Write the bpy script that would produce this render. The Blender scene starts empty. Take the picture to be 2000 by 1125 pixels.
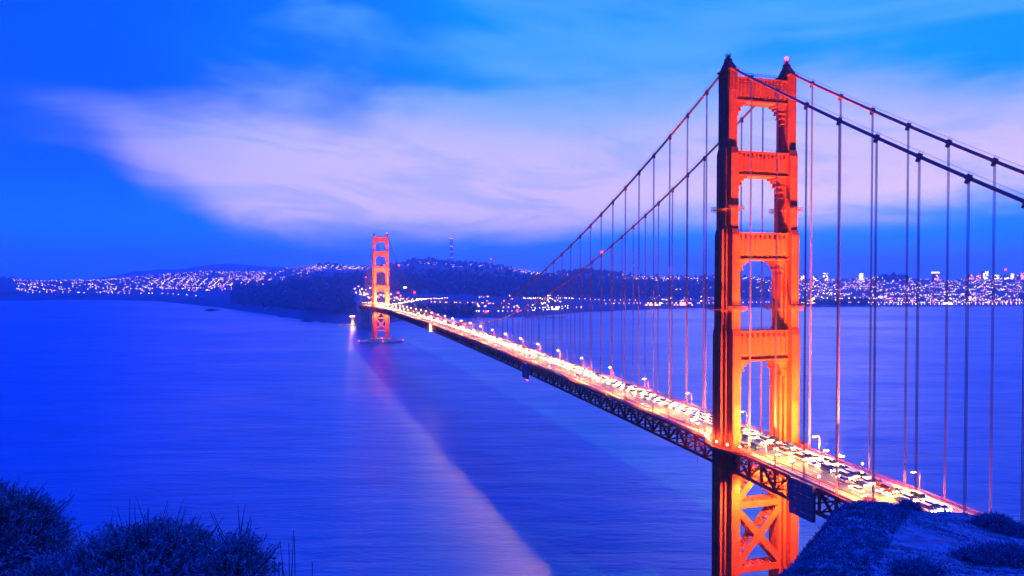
import bpy, math, random
import numpy as np
from mathutils import Vector, Matrix
R_ = math.radians
random.seed(7); rng = np.random.default_rng(11)
SC = bpy.context.scene
COL = SC.collection

# ------------------------------------------------------------------ camera
CAM = Vector((-179.74, -248.91, 143.6)); YAW = 0.2976; PITCH = -0.0189; FPX = 1403.8
cd = bpy.data.cameras.new('camera'); cd.sensor_width = 36; cd.lens = FPX / 2000 * 36
cd.clip_start = 0.1; cd.clip_end = 200000
co = bpy.data.objects.new('camera', cd); COL.objects.link(co)
co.location = CAM; co.rotation_euler = (math.pi / 2 + PITCH, 0, -YAW)
SC.camera = co
SC.view_settings.view_transform = 'Standard'; SC.view_settings.look = 'None'
SC.view_settings.exposure = 0; SC.view_settings.gamma = 1
SC.cycles.use_denoising = True
SC.cycles.sample_clamp_indirect = 6.0
SC.cycles.max_bounces = 6
SC.cycles.diffuse_bounces = 2
SC.cycles.glossy_bounces = 3
SC.cycles.use_light_tree = True
FW = (math.sin(YAW), math.cos(YAW)); RT = (math.cos(YAW), -math.sin(YAW))

def wpos(depth, u=None, v=None, r=None, z=None):
    """a place at a given distance in front of the viewpoint: sideways from u (or metres r), height from v (or metres z)"""
    if r is None: r = (u - 1000) / FPX * depth
    if z is None: z = CAM.z - (v - 536) / FPX * depth
    return Vector((CAM.x + FW[0] * depth + RT[0] * r, CAM.y + FW[1] * depth + RT[1] * r, z))

# ------------------------------------------------------------------ node helper
class NT:
    def __init__(s, tree): s.t = tree; s.n = tree.nodes; s.l = tree.links
    def new(s, kind, **kw):
        n = s.n.new(kind)
        for k, v in kw.items(): setattr(n, k, v)
        return n
    def put(s, sock, v):
        if isinstance(v, X): s.l.new(v.s, sock)
        elif v is not None: sock.default_value = v
class X:
    def __init__(s, nt, sock): s.nt = nt; s.s = sock
    def m(s, op, b=None, c=None):
        n = s.nt.new('ShaderNodeMath', operation=op)
        s.nt.put(n.inputs[0], s); s.nt.put(n.inputs[1], b)
        if c is not None: s.nt.put(n.inputs[2], c)
        return X(s.nt, n.outputs[0])
    def __add__(s, b): return s.m('ADD', b)
    def __radd__(s, b): return s.m('ADD', b)
    def __sub__(s, b): return s.m('SUBTRACT', b)
    def __rsub__(s, b): return (s * -1.0) + b
    def __mul__(s, b): return s.m('MULTIPLY', b)
    def __rmul__(s, b): return s.m('MULTIPLY', b)
    def __truediv__(s, b): return s.m('DIVIDE', b)
def mixc(nt, f, a, b, bt='MIX'):
    n = nt.new('ShaderNodeMix', data_type='RGBA', blend_type=bt)
    nt.put(n.inputs[0], f); nt.put(n.inputs[6], a); nt.put(n.inputs[7], b)
    return X(nt, n.outputs[2])
def ramp(nt, f, pts, interp='LINEAR'):
    n = nt.new('ShaderNodeValToRGB'); cr = n.color_ramp; cr.interpolation = interp
    while len(cr.elements) < len(pts): cr.elements.new(0.5)
    for e, (p, c) in zip(cr.elements, pts):
        e.position = p; e.color = c if isinstance(c, tuple) else (c, c, c, 1)
    nt.put(n.inputs[0], f)
    return X(nt, n.outputs[0])
def sstep(nt, x, a, b):
    n = nt.new('ShaderNodeMapRange', interpolation_type='SMOOTHSTEP')
    nt.put(n.inputs[0], x); nt.put(n.inputs[1], a); nt.put(n.inputs[2], b)
    n.inputs[3].default_value = 0; n.inputs[4].default_value = 1
    return X(nt, n.outputs[0])
def xyz(nt, a, b, c):
    n = nt.new('ShaderNodeCombineXYZ')
    for i, q in enumerate((a, b, c)): nt.put(n.inputs[i], q)
    return X(nt, n.outputs[0])
def noise(nt, vec, scale, detail=4, rough=0.5, dist=0.0):
    n = nt.new('ShaderNodeTexNoise'); nt.put(n.inputs['Vector'], vec)
    n.inputs['Scale'].default_value = scale; n.inputs['Detail'].default_value = detail
    n.inputs['Roughness'].default_value = rough; n.inputs['Distortion'].default_value = dist
    return X(nt, n.outputs[0])

# ------------------------------------------------------------------ sky at dusk
SUN_EL = 4.0; SUN_AZ = YAW + R_(20)         # the last glow hangs low over the far right of the strait
W = bpy.data.worlds.new('World'); SC.world = W; W.use_nodes = True
W.node_tree.nodes.clear()
nt = NT(W.node_tree)
tc = nt.new('ShaderNodeTexCoord')
sep = nt.new('ShaderNodeSeparateXYZ'); nt.l.new(tc.outputs['Generated'], sep.inputs[0])
dx, dy, dz = (X(nt, sep.outputs[i]) for i in range(3))
ff = dx * FW[0] + dy * FW[1]; rr = dx * RT[0] + dy * RT[1]
az = rr.m('ARCTAN2', ff) * (180 / math.pi)
el = (dz.m('MAXIMUM', 0.0).m('MINIMUM', 1.0)).m('ARCSINE') * (180 / math.pi)
def azc(pts, lo, hi):
    """a value that follows the compass bearing, from (bearing, value) pairs"""
    return ramp(nt, (az + 180.0) / 360.0, [((a + 180) / 360, (v - lo) / (hi - lo)) for a, v in pts], 'EASE') * (hi - lo) + lo
ns1 = noise(nt, xyz(nt, az * 0.055, el * 0.16, 0.0), 1.0, 5, 0.55, 0.6)      # long streaks
ns2 = noise(nt, xyz(nt, az * 0.03 + el * 0.05, el * 0.13, 3.7), 1.0, 4, 0.5, 1.2)
ns3 = noise(nt, xyz(nt, az * 0.11 + el * 0.1, el * 0.5, 8.1), 1.0, 6, 0.6, 0.5)
sky = nt.new('ShaderNodeTexSky', sky_type='NISHITA'); sky.sun_disc = False
sky.sun_elevation = R_(SUN_EL); sky.sun_rotation = SUN_AZ; sky.ozone_density = 6; sky.air_density = 1.6
nish = mixc(nt, 1.0, X(nt, sky.outputs[0]), (0.004, 0.035, 0.22, 1), 'MULTIPLY')
g = azc([(-180, .2), (-42, .095), (-30, .11), (-16, .20), (0, .36), (14, .38), (36, .37), (90, .26), (180, .2)], 0, .5)
g = g * (0.72 + 0.56 * ns1) * ramp(nt, el / 90.0, [(0, 1.05), (.05, 1.0), (.12, .82), (.23, .78), (1, .5)])
rch = g * g * 0.03
base = xyz(nt, rch, g, 3.0 * (0.75 + 0.5 * ns2))
base = mixc(nt, 1.0, base, nish, 'ADD')
# low blue bank under the pink cloud
bank = sstep(nt, el + (ns3 - 0.5) * 2.2, 8.0, 1.5)
base = mixc(nt, bank * 0.75, base, (0.001, 0.26, 1.9, 1))
# pale streak just over the horizon
hz = sstep(nt, el + (ns3 - .5) * 2.6, 2.6, 0.3) * azc([(-180, .2), (-24, .0), (-12, .35), (0, .55), (8, .75), (36, .6), (70, .3), (180, .2)], 0, 1)
base = mixc(nt, hz * 0.75, base, (0.22, 0.30, 1.3, 1))
# lavender cloud band
lo = azc([(-180, 5), (-60, 9.5), (-31, 9.2), (-26, 6.0), (-20, 3.0), (-12, 2.7), (0, 2.9), (14, 3.8), (25, 3.7), (36, 4.2), (80, 6), (180, 5)], 0, 20)
hi = azc([(-180, 14), (-60, 11), (-31, 11.0), (-20, 13.2), (-8, 13.6), (2, 14.2), (12, 14.6), (22, 14.6), (36, 12.0), (80, 13), (180, 14)], 0, 20)
wob = (ns1 - 0.5) * 7.0 + (ns2 - 0.5) * 5.0
ns4 = noise(nt, xyz(nt, az * 0.09 + el * 0.16, el * 0.30, 12.3), 1.0, 7, 0.62, 1.0)     # wisps
low_e = sstep(nt, el + (ns1 - .5) * 3.0 + (ns4 - .5) * 2.0 - lo, -1.2, azc([(-180, 3), (-40, 5), (-20, 2.6), (0, 2.0), (36, 2.4), (180, 3)], 0, 6))
hi_e = sstep(nt, hi - el + wob, -2.2, 3.4)
cover = azc([(-180, .3), (-60, .1), (-36, .06), (-28, .62), (-18, .93), (-8, .93), (6, .96), (16, 1.0), (36, 1.0), (80, .5), (180, .3)], 0, 1)
m1 = low_e * hi_e * cover * (0.42 + 0.80 * ns2 + 0.70 * ns4).m('MINIMUM', 1.0)
pinkness = sstep(nt, el + (ns2 - .5) * 5.0, 16.0, 6.0)
cloud = mixc(nt, pinkness, (0.42, 0.53, 1.4, 1), (0.86, 0.68, 1.12, 1))
cloud = mixc(nt, sstep(nt, el + (ns3 - .5) * 3.0 - lo, 5.0, 0.8) * azc([(-180, .0), (-30, .1), (-12, .7), (0, .3), (14, .6), (26, 1.0), (40, .9), (180, 0)], 0, 1), cloud, (1.08, 0.82, 1.08, 1))
cloud = mixc(nt, sstep(nt, ns4, .54, .34) * 0.36, cloud, (0.16, 0.42, 1.5, 1))
sk = mixc(nt, m1, base, cloud)
# thin high cloud, bluish white
m2 = sstep(nt, ns2 * 0.6 + ns1 * 0.45 + azc([(-180, -.05), (-30, -.12), (-10, -.02), (3, .12), (12, .12), (24, .0), (36, .02), (180, -.05)], -.2, .2), 0.50, 0.72) * sstep(nt, el, 9.0, 13.0) * sstep(nt, el, 40.0, 18.0)
sk = mixc(nt, m2 * 0.5, sk, (0.16, 0.50, 1.9, 1))
bg = nt.new('ShaderNodeBackground'); nt.put(bg.inputs[0], sk); bg.inputs[1].default_value = 1.0
wo = nt.new('ShaderNodeOutputWorld'); nt.l.new(bg.outputs[0], wo.inputs[0])
W.cycles.sampling_method = 'MANUAL'; W.cycles.sample_map_resolution = 512

sl = bpy.data.lights.new('sun', 'SUN'); sl.energy = 0.12; sl.angle = R_(20); sl.color = (0.75, 0.62, 1.0)
so = bpy.data.objects.new('sun', sl); COL.objects.link(so)
sd = Vector((math.sin(SUN_AZ) * math.cos(R_(12)), math.cos(SUN_AZ) * math.cos(R_(12)), math.sin(R_(12))))
so.rotation_euler = sd.to_track_quat('Z', 'Y').to_euler()

# ------------------------------------------------------------------ materials
MATS = {}
def mat(name, base, rough=0.6, *_a, streak=0.0, **_k):
    m = mat0(name, base, rough, *_a, **_k)
    if streak:      # rain streaks, faded paint and plate joints
        n = NT(m.node_tree); b = m.node_tree.nodes['Principled BSDF']; t = n.new('ShaderNodeTexCoord'); mp = n.new('ShaderNodeMapping'); mp.inputs['Scale'].default_value = (1.6, 1.6, .05); n.l.new(t.outputs['Object'], mp.inputs[0])
        f = noise(n, X(n, mp.outputs[0]), 1.0, 6, .65); old = X(n, b.inputs['Base Color'].links[0].from_socket)
        s3 = n.new('ShaderNodeSeparateXYZ'); n.l.new(t.outputs['Object'], s3.inputs[0]); z = X(n, s3.outputs[2]) / 3.2
        fr = z.m('FRACT'); joint = sstep(n, fr, .06, .0); plate = n.new('ShaderNodeTexWhiteNoise'); plate.noise_dimensions = '1D'; n.put(plate.inputs['W'], z.m('FLOOR'))
        c = mixc(n, sstep(n, f, .52, .72) * streak, old, (0.20, 0.016, 0.006, 1)); c = mixc(n, joint * .55, c, (0.12, 0.012, 0.005, 1)); c = mixc(n, X(n, plate.outputs[0]) * .28, c, (0.30, 0.022, 0.006, 1))
        n.put(b.inputs['Base Color'], c)
    return m
def mat0(name, base, rough=0.6, var=0.0, scale=1.0, bump=0.0, bscale=8.0, spec=0.5, metal=0.0, emit=None, estr=0.0, coords='Object', nosample=False, var2=None):
    m = bpy.data.materials.new(name); m.use_nodes = True
    n = NT(m.node_tree); b = m.node_tree.nodes['Principled BSDF']
    b.inputs['Base Color'].default_value = (*base, 1); b.inputs['Roughness'].default_value = rough
    b.inputs['Specular IOR Level'].default_value = spec; b.inputs['Metallic'].default_value = metal
    if var or bump:
        t = n.new('ShaderNodeTexCoord'); v = X(n, t.outputs[coords])
    if var:
        f = noise(n, v, scale, 6, 0.6); f2 = noise(n, v, scale * 7.3, 3, 0.5)
        c2 = var2 if var2 else tuple(max(0, c * (1 - var)) for c in base); c1 = tuple(c * (1 + var * .6) for c in base)
        n.put(b.inputs['Base Color'], mixc(n, sstep(n, f * .7 + f2 * .3, .35, .65), (*c2, 1), (*c1, 1)))
    if bump:
        bn = n.new('ShaderNodeBump'); bn.inputs['Strength'].default_value = bump
        n.put(bn.inputs['Height'], noise(n, v, bscale, 5, .6)); n.l.new(bn.outputs[0], b.inputs['Normal'])
    if emit:
        b.inputs['Emission Color'].default_value = (*emit, 1); b.inputs['Emission Strength'].default_value = estr
        if nosample: m.cycles.emission_sampling = 'NONE'
    MATS[name] = m
    return m
mat('orange_paint', (0.58, 0.043, 0.007), 0.55, .32, .12, .10, 2.0, spec=.10, streak=.7)
mat('orange_paint_dull', (0.44, 0.050, 0.012), 0.65, .35, .5, .05, 4.0, spec=.18)
mat('cable_paint', (0.42, 0.05, 0.02), 0.5, .3, .4)
mat('rope_steel', (0.34, 0.07, 0.04), 0.5, .2, .3)
mat('asphalt', (0.075, 0.07, 0.066), 0.75, .35, .35, .2, 9.0)
mat('lane_paint', (0.75, 0.74, 0.70), 0.6, .2, 3.0)
mat('sidewalk_concrete', (0.26, 0.24, 0.22), 0.8, .3, .8, .1, 6)
mat('concrete', (0.30, 0.28, 0.26), 0.85, .4, .06, .2, 1.0)
mat('concrete_dark', (0.10, 0.095, 0.09), 0.85, .4, .08, .2, 1.0)
mat('screen_cloth', (0.075, 0.055, 0.06), 0.8, .25, .6)
mat('dark_metal', (0.05, 0.045, 0.045), 0.5)
mat('pole_paint', (0.30, 0.06, 0.03), 0.5)
mat('lamp_glow', (0.8, 0.6, 0.3), 0.4, emit=(1.0, 0.55, 0.16), estr=220, nosample=True)
mat('bulb_glow', (0.8, 0.6, 0.3), 0.4, emit=(1.0, 0.62, 0.18), estr=160, nosample=True)
mat('flood_glow', (0.8, 0.6, 0.3), 0.4, emit=(1.0, 0.66, 0.26), estr=400, nosample=True)
mat('red_glow', (0.6, 0.05, 0.05), 0.4, emit=(1.0, 0.008, 0.014), estr=55, nosample=True)
mat('headlight_glow', (0.9, 0.9, 0.8), 0.3, emit=(1.0, 0.62, 0.18), estr=260)
mat('taillight_glow', (0.6, 0.02, 0.02), 0.3, emit=(1.0, 0.10, 0.03), estr=9, nosample=True)
mat('car_white', (0.62, 0.61, 0.58), 0.25); mat('car_silver', (0.36, 0.36, 0.37), 0.28, metal=.4)
mat('car_dark', (0.035, 0.037, 0.045), 0.22); mat('car_red', (0.32, 0.02, 0.02), 0.25); mat('car_blue', (0.03, 0.06, 0.2), 0.25)
mat('car_glass', (0.015, 0.017, 0.02), 0.08); mat('tyre', (0.02, 0.02, 0.02), 0.85)
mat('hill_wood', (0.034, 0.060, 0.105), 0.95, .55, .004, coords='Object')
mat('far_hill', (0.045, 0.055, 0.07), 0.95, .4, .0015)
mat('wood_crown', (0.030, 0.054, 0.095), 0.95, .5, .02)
mat('town_wall', (0.20, 0.19, 0.19), 0.85, .35, .02)
mat('town_roof', (0.10, 0.085, 0.085), 0.85, .4, .02)
mat('window_white', (0.8, 0.8, 0.7), 0.5, emit=(1.0, 0.74, 0.66), estr=12, nosample=True)
mat('window_pink', (0.8, 0.6, 0.5), 0.5, emit=(1.0, 0.26, 0.30), estr=10, nosample=True)
mat('window_amber', (0.8, 0.6, 0.4), 0.5, emit=(1.0, 0.36, 0.10), estr=12, nosample=True)
mat('window_dark', (0.03, 0.035, 0.05), 0.15)
mat('street_amber', (0.8, 0.6, 0.4), 0.5, emit=(1.0, 0.34, 0.12), estr=13, nosample=True)
mat('street_white', (0.8, 0.8, 0.7), 0.5, emit=(1.0, 0.84, 0.78), estr=15, nosample=True)
mat('mast_red', (0.40, 0.04, 0.03), 0.6); mat('mast_white', (0.6, 0.6, 0.6), 0.6)
mat('brick_fort', (0.26, 0.10, 0.06), 0.9, .4, .2)
mat('rock', (0.055, 0.055, 0.06), 0.9, .5, .4, .6, 2.0)
mat('sand', (0.30, 0.27, 0.24), 0.9, .3, .02)
mat('knoll_soil', (0.14, 0.165, 0.20), 0.95, .6, .9, .8, 7.0)
mat('tuft_leaf', (0.11, 0.135, 0.165), 0.85, .6, .5)
mat('shrub_leaf', (0.12, 0.15, 0.19), 0.7, .75, 3.0, var2=(0.06, 0.078, 0.095))
mat('shrub_stem', (0.030, 0.030, 0.034), 0.9, .4, 6)
mat('dry_grass', (0.13, 0.135, 0.13), 0.85, .5, 4.0)
mat('dry_stem', (0.030, 0.027, 0.03), 0.9, .4, 8)
mat('boat_white', (0.6, 0.6, 0.6), .5)

def water_mat():
    m = bpy.data.materials.new('water'); m.use_nodes = True
    n = NT(m.node_tree); b = m.node_tree.nodes['Principled BSDF']
    t = n.new('ShaderNodeTexCoord'); s = n.new('ShaderNodeSeparateXYZ'); n.l.new(t.outputs['Object'], s.inputs[0])
    x, y = X(n, s.outputs[0]), X(n, s.outputs[1])
    rr_ = x * RT[0] + y * RT[1]; ff_ = x * FW[0] + y * FW[1]
    big = noise(n, xyz(n, rr_ * .0016, ff_ * .0042, 0.0), 1.0, 5, .55, .8)      # currents
    mid = noise(n, xyz(n, rr_ * .012, ff_ * .05, 2.0), 1.0, 5, .6, .4)
    fine = noise(n, xyz(n, rr_ * .10, ff_ * .30, 5.0), 1.0, 4, .6)
    n.put(b.inputs['Base Color'], mixc(n, sstep(n, big * .7 + mid * .3, .36, .64), (0.0005, 0.130, 0.190, 1), (0.0008, 0.170, 0.240, 1)))
    n.put(b.inputs['Roughness'], sstep(n, big * .65 + mid * .35, .3, .7) * .14 + .29)
    b.inputs['IOR'].default_value = 1.33
    slick = noise(n, xyz(n, rr_ * .006, ff_ * .016, 9.0), 1.0, 5, .62, 1.2)
    n.put(b.inputs['Specular IOR Level'], sstep(n, slick, .30, .70) * .26 + .14)
    swell = noise(n, xyz(n, rr_ * .0035, ff_ * .012, 14.0), 1.0, 3, .5, .6)
    h = mid * 1.2 + fine * .30 + swell * 2.6
    bn = n.new('ShaderNodeBump'); bn.inputs['Strength'].default_value = .6; bn.inputs['Distance'].default_value = 2.2
    n.put(bn.inputs['Height'], h); n.l.new(bn.outputs[0], b.inputs['Normal'])
    MATS['water'] = m
water_mat()

# ------------------------------------------------------------------ mesh helpers
class MB:
    def __init__(s): s.v = []; s.f = []; s.mi = []
    def add(s, vs, fs, mi=0):
        o = len(s.v); s.v.extend(tuple(v) for v in vs); s.f.extend(tuple(i + o for i in f) for f in fs); s.mi.extend([mi] * len(fs)); return s
    def box(s, x0, x1, y0, y1, z0, z1, mi=0):
        return s.add([(x0, y0, z0), (x1, y0, z0), (x1, y1, z0), (x0, y1, z0), (x0, y0, z1), (x1, y0, z1), (x1, y1, z1), (x0, y1, z1)],
                     [(0, 3, 2, 1), (4, 5, 6, 7), (0, 1, 5, 4), (1, 2, 6, 5), (2, 3, 7, 6), (3, 0, 4, 7)], mi)
    def bar(s, a, b, w, h, up=(0, 0, 1), mi=0):
        a = Vector(a); b = Vector(b); d = (b - a).normalized(); sd = d.cross(Vector(up))
        if sd.length < 1e-4: sd = d.cross(Vector((1, 0, 0)))
        sd.normalize(); u = sd.cross(d)
        vs = [p + sd * (w / 2 * i) + u * (h / 2 * j) for p in (a, b) for i, j in ((-1, -1), (1, -1), (1, 1), (-1, 1))]
        return s.add(vs, [(0, 1, 2, 3), (7, 6, 5, 4), (0, 4, 5, 1), (1, 5, 6, 2), (2, 6, 7, 3), (3, 7, 4, 0)], mi)
    def tube(s, pts, rads, n=6, mi=0, caps=True):
        o = len(s.v); pts = [Vector(p) for p in pts]
        if not isinstance(rads, (list, tuple)): rads = [rads] * len(pts)
        for i, p in enumerate(pts):
            d = (pts[min(i + 1, len(pts) - 1)] - pts[max(i - 1, 0)]).normalized()
            q = d.cross(Vector((0, 0, 1)));
            if q.length < 1e-3: q = Vector((1, 0, 0))
            q.normalize(); w = q.cross(d)
            for k in range(n):
                a = 2 * math.pi * k / n; s.v.append(tuple(p + (q * math.cos(a) + w * math.sin(a)) * rads[i]))
        for i in range(len(pts) - 1):
            for k in range(n):
                k2 = (k + 1) % n; s.f.append((o + i * n + k, o + i * n + k2, o + (i + 1) * n + k2, o + (i + 1) * n + k)); s.mi.append(mi)
        if caps:
            s.f.append(tuple(o + k for k in range(n))[::-1]); s.mi.append(mi)
            s.f.append(tuple(o + (len(pts) - 1) * n + k for k in range(n))); s.mi.append(mi)
        return s
    def prism(s, poly, z0, z1, mi=0, poly2=None):
        n = len(poly); p2 = poly2 or poly
        return s.add([(x, y, z0) for x, y in poly] + [(x, y, z1) for x, y in p2],
                     [tuple(range(n))[::-1], tuple(range(n, 2 * n))] + [(i, (i + 1) % n, n + (i + 1) % n, n + i) for i in range(n)], mi)
    def ball(s, c, r, mi=0, n=8, k=5, sz=1.0):
        pts = [(c[0], c[1], c[2] + r * sz * math.cos(math.pi * j / k)) for j in range(k + 1)]
        rs = [max(1e-3, r * math.sin(math.pi * j / k)) for j in range(k + 1)]
        o = len(s.v)
        for p, q in zip(pts, rs):
            for i in range(n):
                a = 2 * math.pi * i / n; s.v.append((p[0] + q * math.cos(a), p[1] + q * math.sin(a), p[2]))
        for j in range(k):
            for i in range(n):
                i2 = (i + 1) % n; s.f.append((o + j * n + i, o + (j + 1) * n + i, o + (j + 1) * n + i2, o + j * n + i2)); s.mi.append(mi)
        return s
    def mesh(s, name, mats):
        me = bpy.data.meshes.new(name); me.from_pydata(s.v, [], s.f)
        for m in (mats if isinstance(mats, (list, tuple)) else [mats]): me.materials.append(MATS[m])
        if max(s.mi, default=0): me.polygons.foreach_set('material_index', s.mi)
        me.update(); return me
    def build(s, name, mats, parent=None, loc=None): return put(name, s.mesh(name, mats), parent, loc)

def put(name, me, parent=None, loc=None, rot=None, scale=None):
    o = bpy.data.objects.new(name, me); COL.objects.link(o)
    if parent is not None: o.parent = parent
    if loc is not None: o.location = loc
    if rot is not None: o.rotation_euler = rot
    if scale is not None: o.scale = scale
    return o
def empty(name, loc=(0, 0, 0), rz=0, parent=None):
    o = bpy.data.objects.new(name, None); COL.objects.link(o); o.location = loc; o.rotation_euler = (0, 0, rz); o.empty_display_size = .3
    if parent is not None: o.parent = parent
    return o
def tag(o, label=None, cat=None, group=None, kind=None):
    if label: o['label'] = label
    if cat: o['category'] = cat
    if group: o['group'] = group
    if kind: o['kind'] = kind
    return o
def light(kind, name, parent, loc, energy, color, size=.3, target=None, angle=None, blend=.5):
    l = bpy.data.lights.new(name, kind); l.energy = energy; l.color = color; l.shadow_soft_size = size
    if kind == 'SPOT': l.spot_size = R_(angle); l.spot_blend = blend
    o = bpy.data.objects.new(name, l); COL.objects.link(o); o.location = loc
    if parent is not None: o.parent = parent
    if target is not None: o.rotation_euler = (Vector(target) - Vector(loc)).to_track_quat('-Z', 'Y').to_euler()
    return o
def smooth(me):
    me.polygons.foreach_set('use_smooth', [True] * len(me.polygons)); return me

def hash2(ix, iy, seed=0):
    h = (ix.astype(np.int64) * 374761393 + iy.astype(np.int64) * 668265263 + seed * 974634777) & 0x7fffffff
    h = (h ^ (h >> 13)) * 1274126177 & 0x7fffffff
    return ((h ^ (h >> 16)) & 0xffff) / 65535.0
def vnoise(x, y, seed=0):
    x = np.asarray(x, float); y = np.asarray(y, float)
    ix = np.floor(x); iy = np.floor(y); fx = x - ix; fy = y - iy
    fx = fx * fx * (3 - 2 * fx); fy = fy * fy * (3 - 2 * fy)
    a = hash2(ix, iy, seed); b = hash2(ix + 1, iy, seed); c = hash2(ix, iy + 1, seed); d = hash2(ix + 1, iy + 1, seed)
    return (a * (1 - fx) + b * fx) * (1 - fy) + (c * (1 - fx) + d * fx) * fy - .5
def fbm(x, y, o=4, seed=0):
    t = 0; a = 1
    for i in range(o): t = t + a * vnoise(x * 2 ** i, y * 2 ** i, seed + i); a *= .5
    return t
def grid_mesh(name, P, mats):
    """P: (n, m, 3) array of points"""
    n, m = P.shape[:2]; idx = np.arange(n * m).reshape(n, m)
    F = np.stack([idx[:-1, :-1], idx[1:, :-1], idx[1:, 1:], idx[:-1, 1:]], -1).reshape(-1, 4)
    me = bpy.data.meshes.new(name); me.from_pydata(P.reshape(-1, 3).tolist(), [], F.tolist())
    me.materials.append(MATS[mats]); smooth(me); me.update(); return me

# ================================================================== SETTING
# ---- water
mb = MB(); a = 23000
mb.add([(-a, -a, 0), (a, -a, 0), (a, a, 0), (-a, a, 0)], [(0, 1, 2, 3)])
tag(mb.build('water', 'water'), 'deep blue strait water with faint purple lamp reflections', 'water', kind='structure')

# ---- far shore: columns of (bearing as picture u) x nodes (distance, height given as v)
def shoreD(v): return CAM.z * FPX / (v - 536)
COLS = [  # u, shore v, then (D, v) nodes: front, dip, ridge, back ridge
 (-700, 584, (4500, 574), (5400, 560), (6500, 550), (8000, 551)),
 (-100, 586, (4300, 574), (5300, 559), (6500, 547), (8000, 548)),
 (20, 587, (4200, 573), (5200, 558), (6300, 545), (8000, 547)),
 (70, 587, (4200, 574), (5200, 560), (6300, 549), (8000, 548)),
 (200, 586, (4200, 576), (5200, 561), (6500, 548), (8000, 546)),
 (300, 588, (4150, 577), (5200, 562), (6500, 545), (8000, 537)),
 (400, 598, (3500, 583), (4500, 566), (6500, 546), (8000, 530)),
 (500, 611, (3000, 585), (4200, 562), (6000, 546), (8000, 531)),
 (600, 626, (2600, 592), (3600, 556), (5000, 547), (7500, 519)),
 (650, 631, (2500, 594), (3500, 553), (4800, 544), (7500, 517)),
 (700, 636, (2300, 602), (3300, 556), (4200, 541), (8000, 523)),
 (750, 634, (2350, 602), (3300, 562), (4200, 541), (8500, 519)),
 (780, 627, (2450, 602), (3200, 570), (4200, 540), (8500, 513)),
 (810, 623, (2500, 602), (3200, 573), (4200, 539), (8500, 507)),
 (845, 622, (2500, 602), (3200, 574), (4200, 540), (8500, 506)),
 (880, 621, (2500, 603), (3200, 575), (4200, 541), (8500, 512)),
 (940, 621, (2500, 605), (3200, 577), (4200, 542), (8500, 513)),
 (1000, 620, (2550, 606), (3200, 577), (4200, 545), (8500, 524)),
 (1060, 617, (2700, 604), (3300, 577), (4300, 546), (8500, 533)),
 (1100, 613, (2800, 601), (3400, 578), (4500, 546), (6800, 532)),
 (1150, 609, (2950, 599), (3500, 579), (4600, 549), (6800, 526)),
 (1200, 607, (3000, 598), (3550, 580), (4700, 551), (6800, 532)),
 (1250, 605, (3100, 597), (3600, 581), (4800, 553), (6500, 541)),
 (1320, 603, (3150, 597), (3700, 582), (4800, 555), (6300, 540)),
 (1400, 601, (3200, 595), (3800, 582), (4800, 557), (6200, 539)),
 (1500, 600, (3250, 594), (3900, 581), (4900, 559), (6200, 541)),
 (1600, 599.5, (3300, 593), (4000, 581), (5000, 561), (6200, 545)),
 (1700, 599, (3350, 593), (4000, 581), (5000, 562), (6200, 543)),
 (1745, 599, (3350, 593), (4000, 581), (5000, 562), (6000, 537)),
 (1790, 599, (3350, 593), (4000, 581), (5000, 562), (6200, 545)),
 (1860, 598.5, (3400, 593), (4000, 582), (5000, 563), (6200, 548)),
 (1930, 598.5, (3400, 593), (4000, 582), (5000, 561), (6200, 541)),
 (2000, 598, (3400, 593), (4000, 582), (5000, 561), (6200, 540)),
 (2100, 598, (3400, 593), (4000, 582), (5000, 561), (6200, 542)),
 (2700, 596, (3500, 592), (4000, 582), (5000, 563), (6200, 548)),
]
CU = np.array([c[0] for c in COLS], float)
CD = np.array([[shoreD(c[1]) - 160, shoreD(c[1]), *(n[0] for n in c[2:]), c[5][0] + 500, c[5][0] + 1800] for c in COLS], float)
CZ = np.array([[-22, 0.6, *(CAM.z - (n[1] - 536) / FPX * n[0] for n in c[2:]), CAM.z - (c[5][1] + 2 - 536) / FPX * c[5][0], 20] for c in COLS], float)
def land_profile(u):
    """profile nodes (distance, height) along one bearing"""
    D = np.array([np.interp(u, CU, CD[:, k]) for k in range(CD.shape[1])]); Z = np.array([np.interp(u, CU, CZ[:, k]) for k in range(CZ.shape[1])])
    return D, Z
def land_z(u, D):
    pd, pz = land_profile(u); z = float(np.interp(D, pd, pz)); r = (u - 1000) / FPX * D
    amp = min(1, max(0, z / 25))
    return z + float(amp * (9 * fbm(np.array(r / 260.), np.array(D / 260.), 4, 3) + 2.2 * vnoise(np.array(r / 24.), np.array(D / 24.), 9)))
us = np.concatenate([np.arange(-700, -60, 20), np.arange(-60, 2060, 3.0), np.arange(2060, 2700, 20)])
ts = []
for k in range(CD.shape[1] - 1): ts += list(np.linspace(k, k + 1, (6, 12, 14, 14, 18, 8, 6)[k], endpoint=False))
ts = np.array(ts + [CD.shape[1] - 1.0])
P = np.zeros((len(us), len(ts), 3))
for i, u in enumerate(us):
    pd, pz = land_profile(u); D = np.interp(ts, np.arange(len(pd)), pd); Z = np.interp(ts, np.arange(len(pd)), pz)
    r = (u - 1000) / FPX * D; amp = np.clip(Z / 25, 0, 1)
    Z = Z + amp * (9 * fbm(r / 260., D / 260., 4, 3) + 2.2 * vnoise(r / 24., D / 24., 9))
    P[i, :, 0] = CAM.x + FW[0] * D + RT[0] * r; P[i, :, 1] = CAM.y + FW[1] * D + RT[1] * r; P[i, :, 2] = Z
tag(put('terrain', grid_mesh('terrain', P, 'hill_wood')), 'dark wooded hills of the far shore', 'hills', kind='structure')

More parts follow.
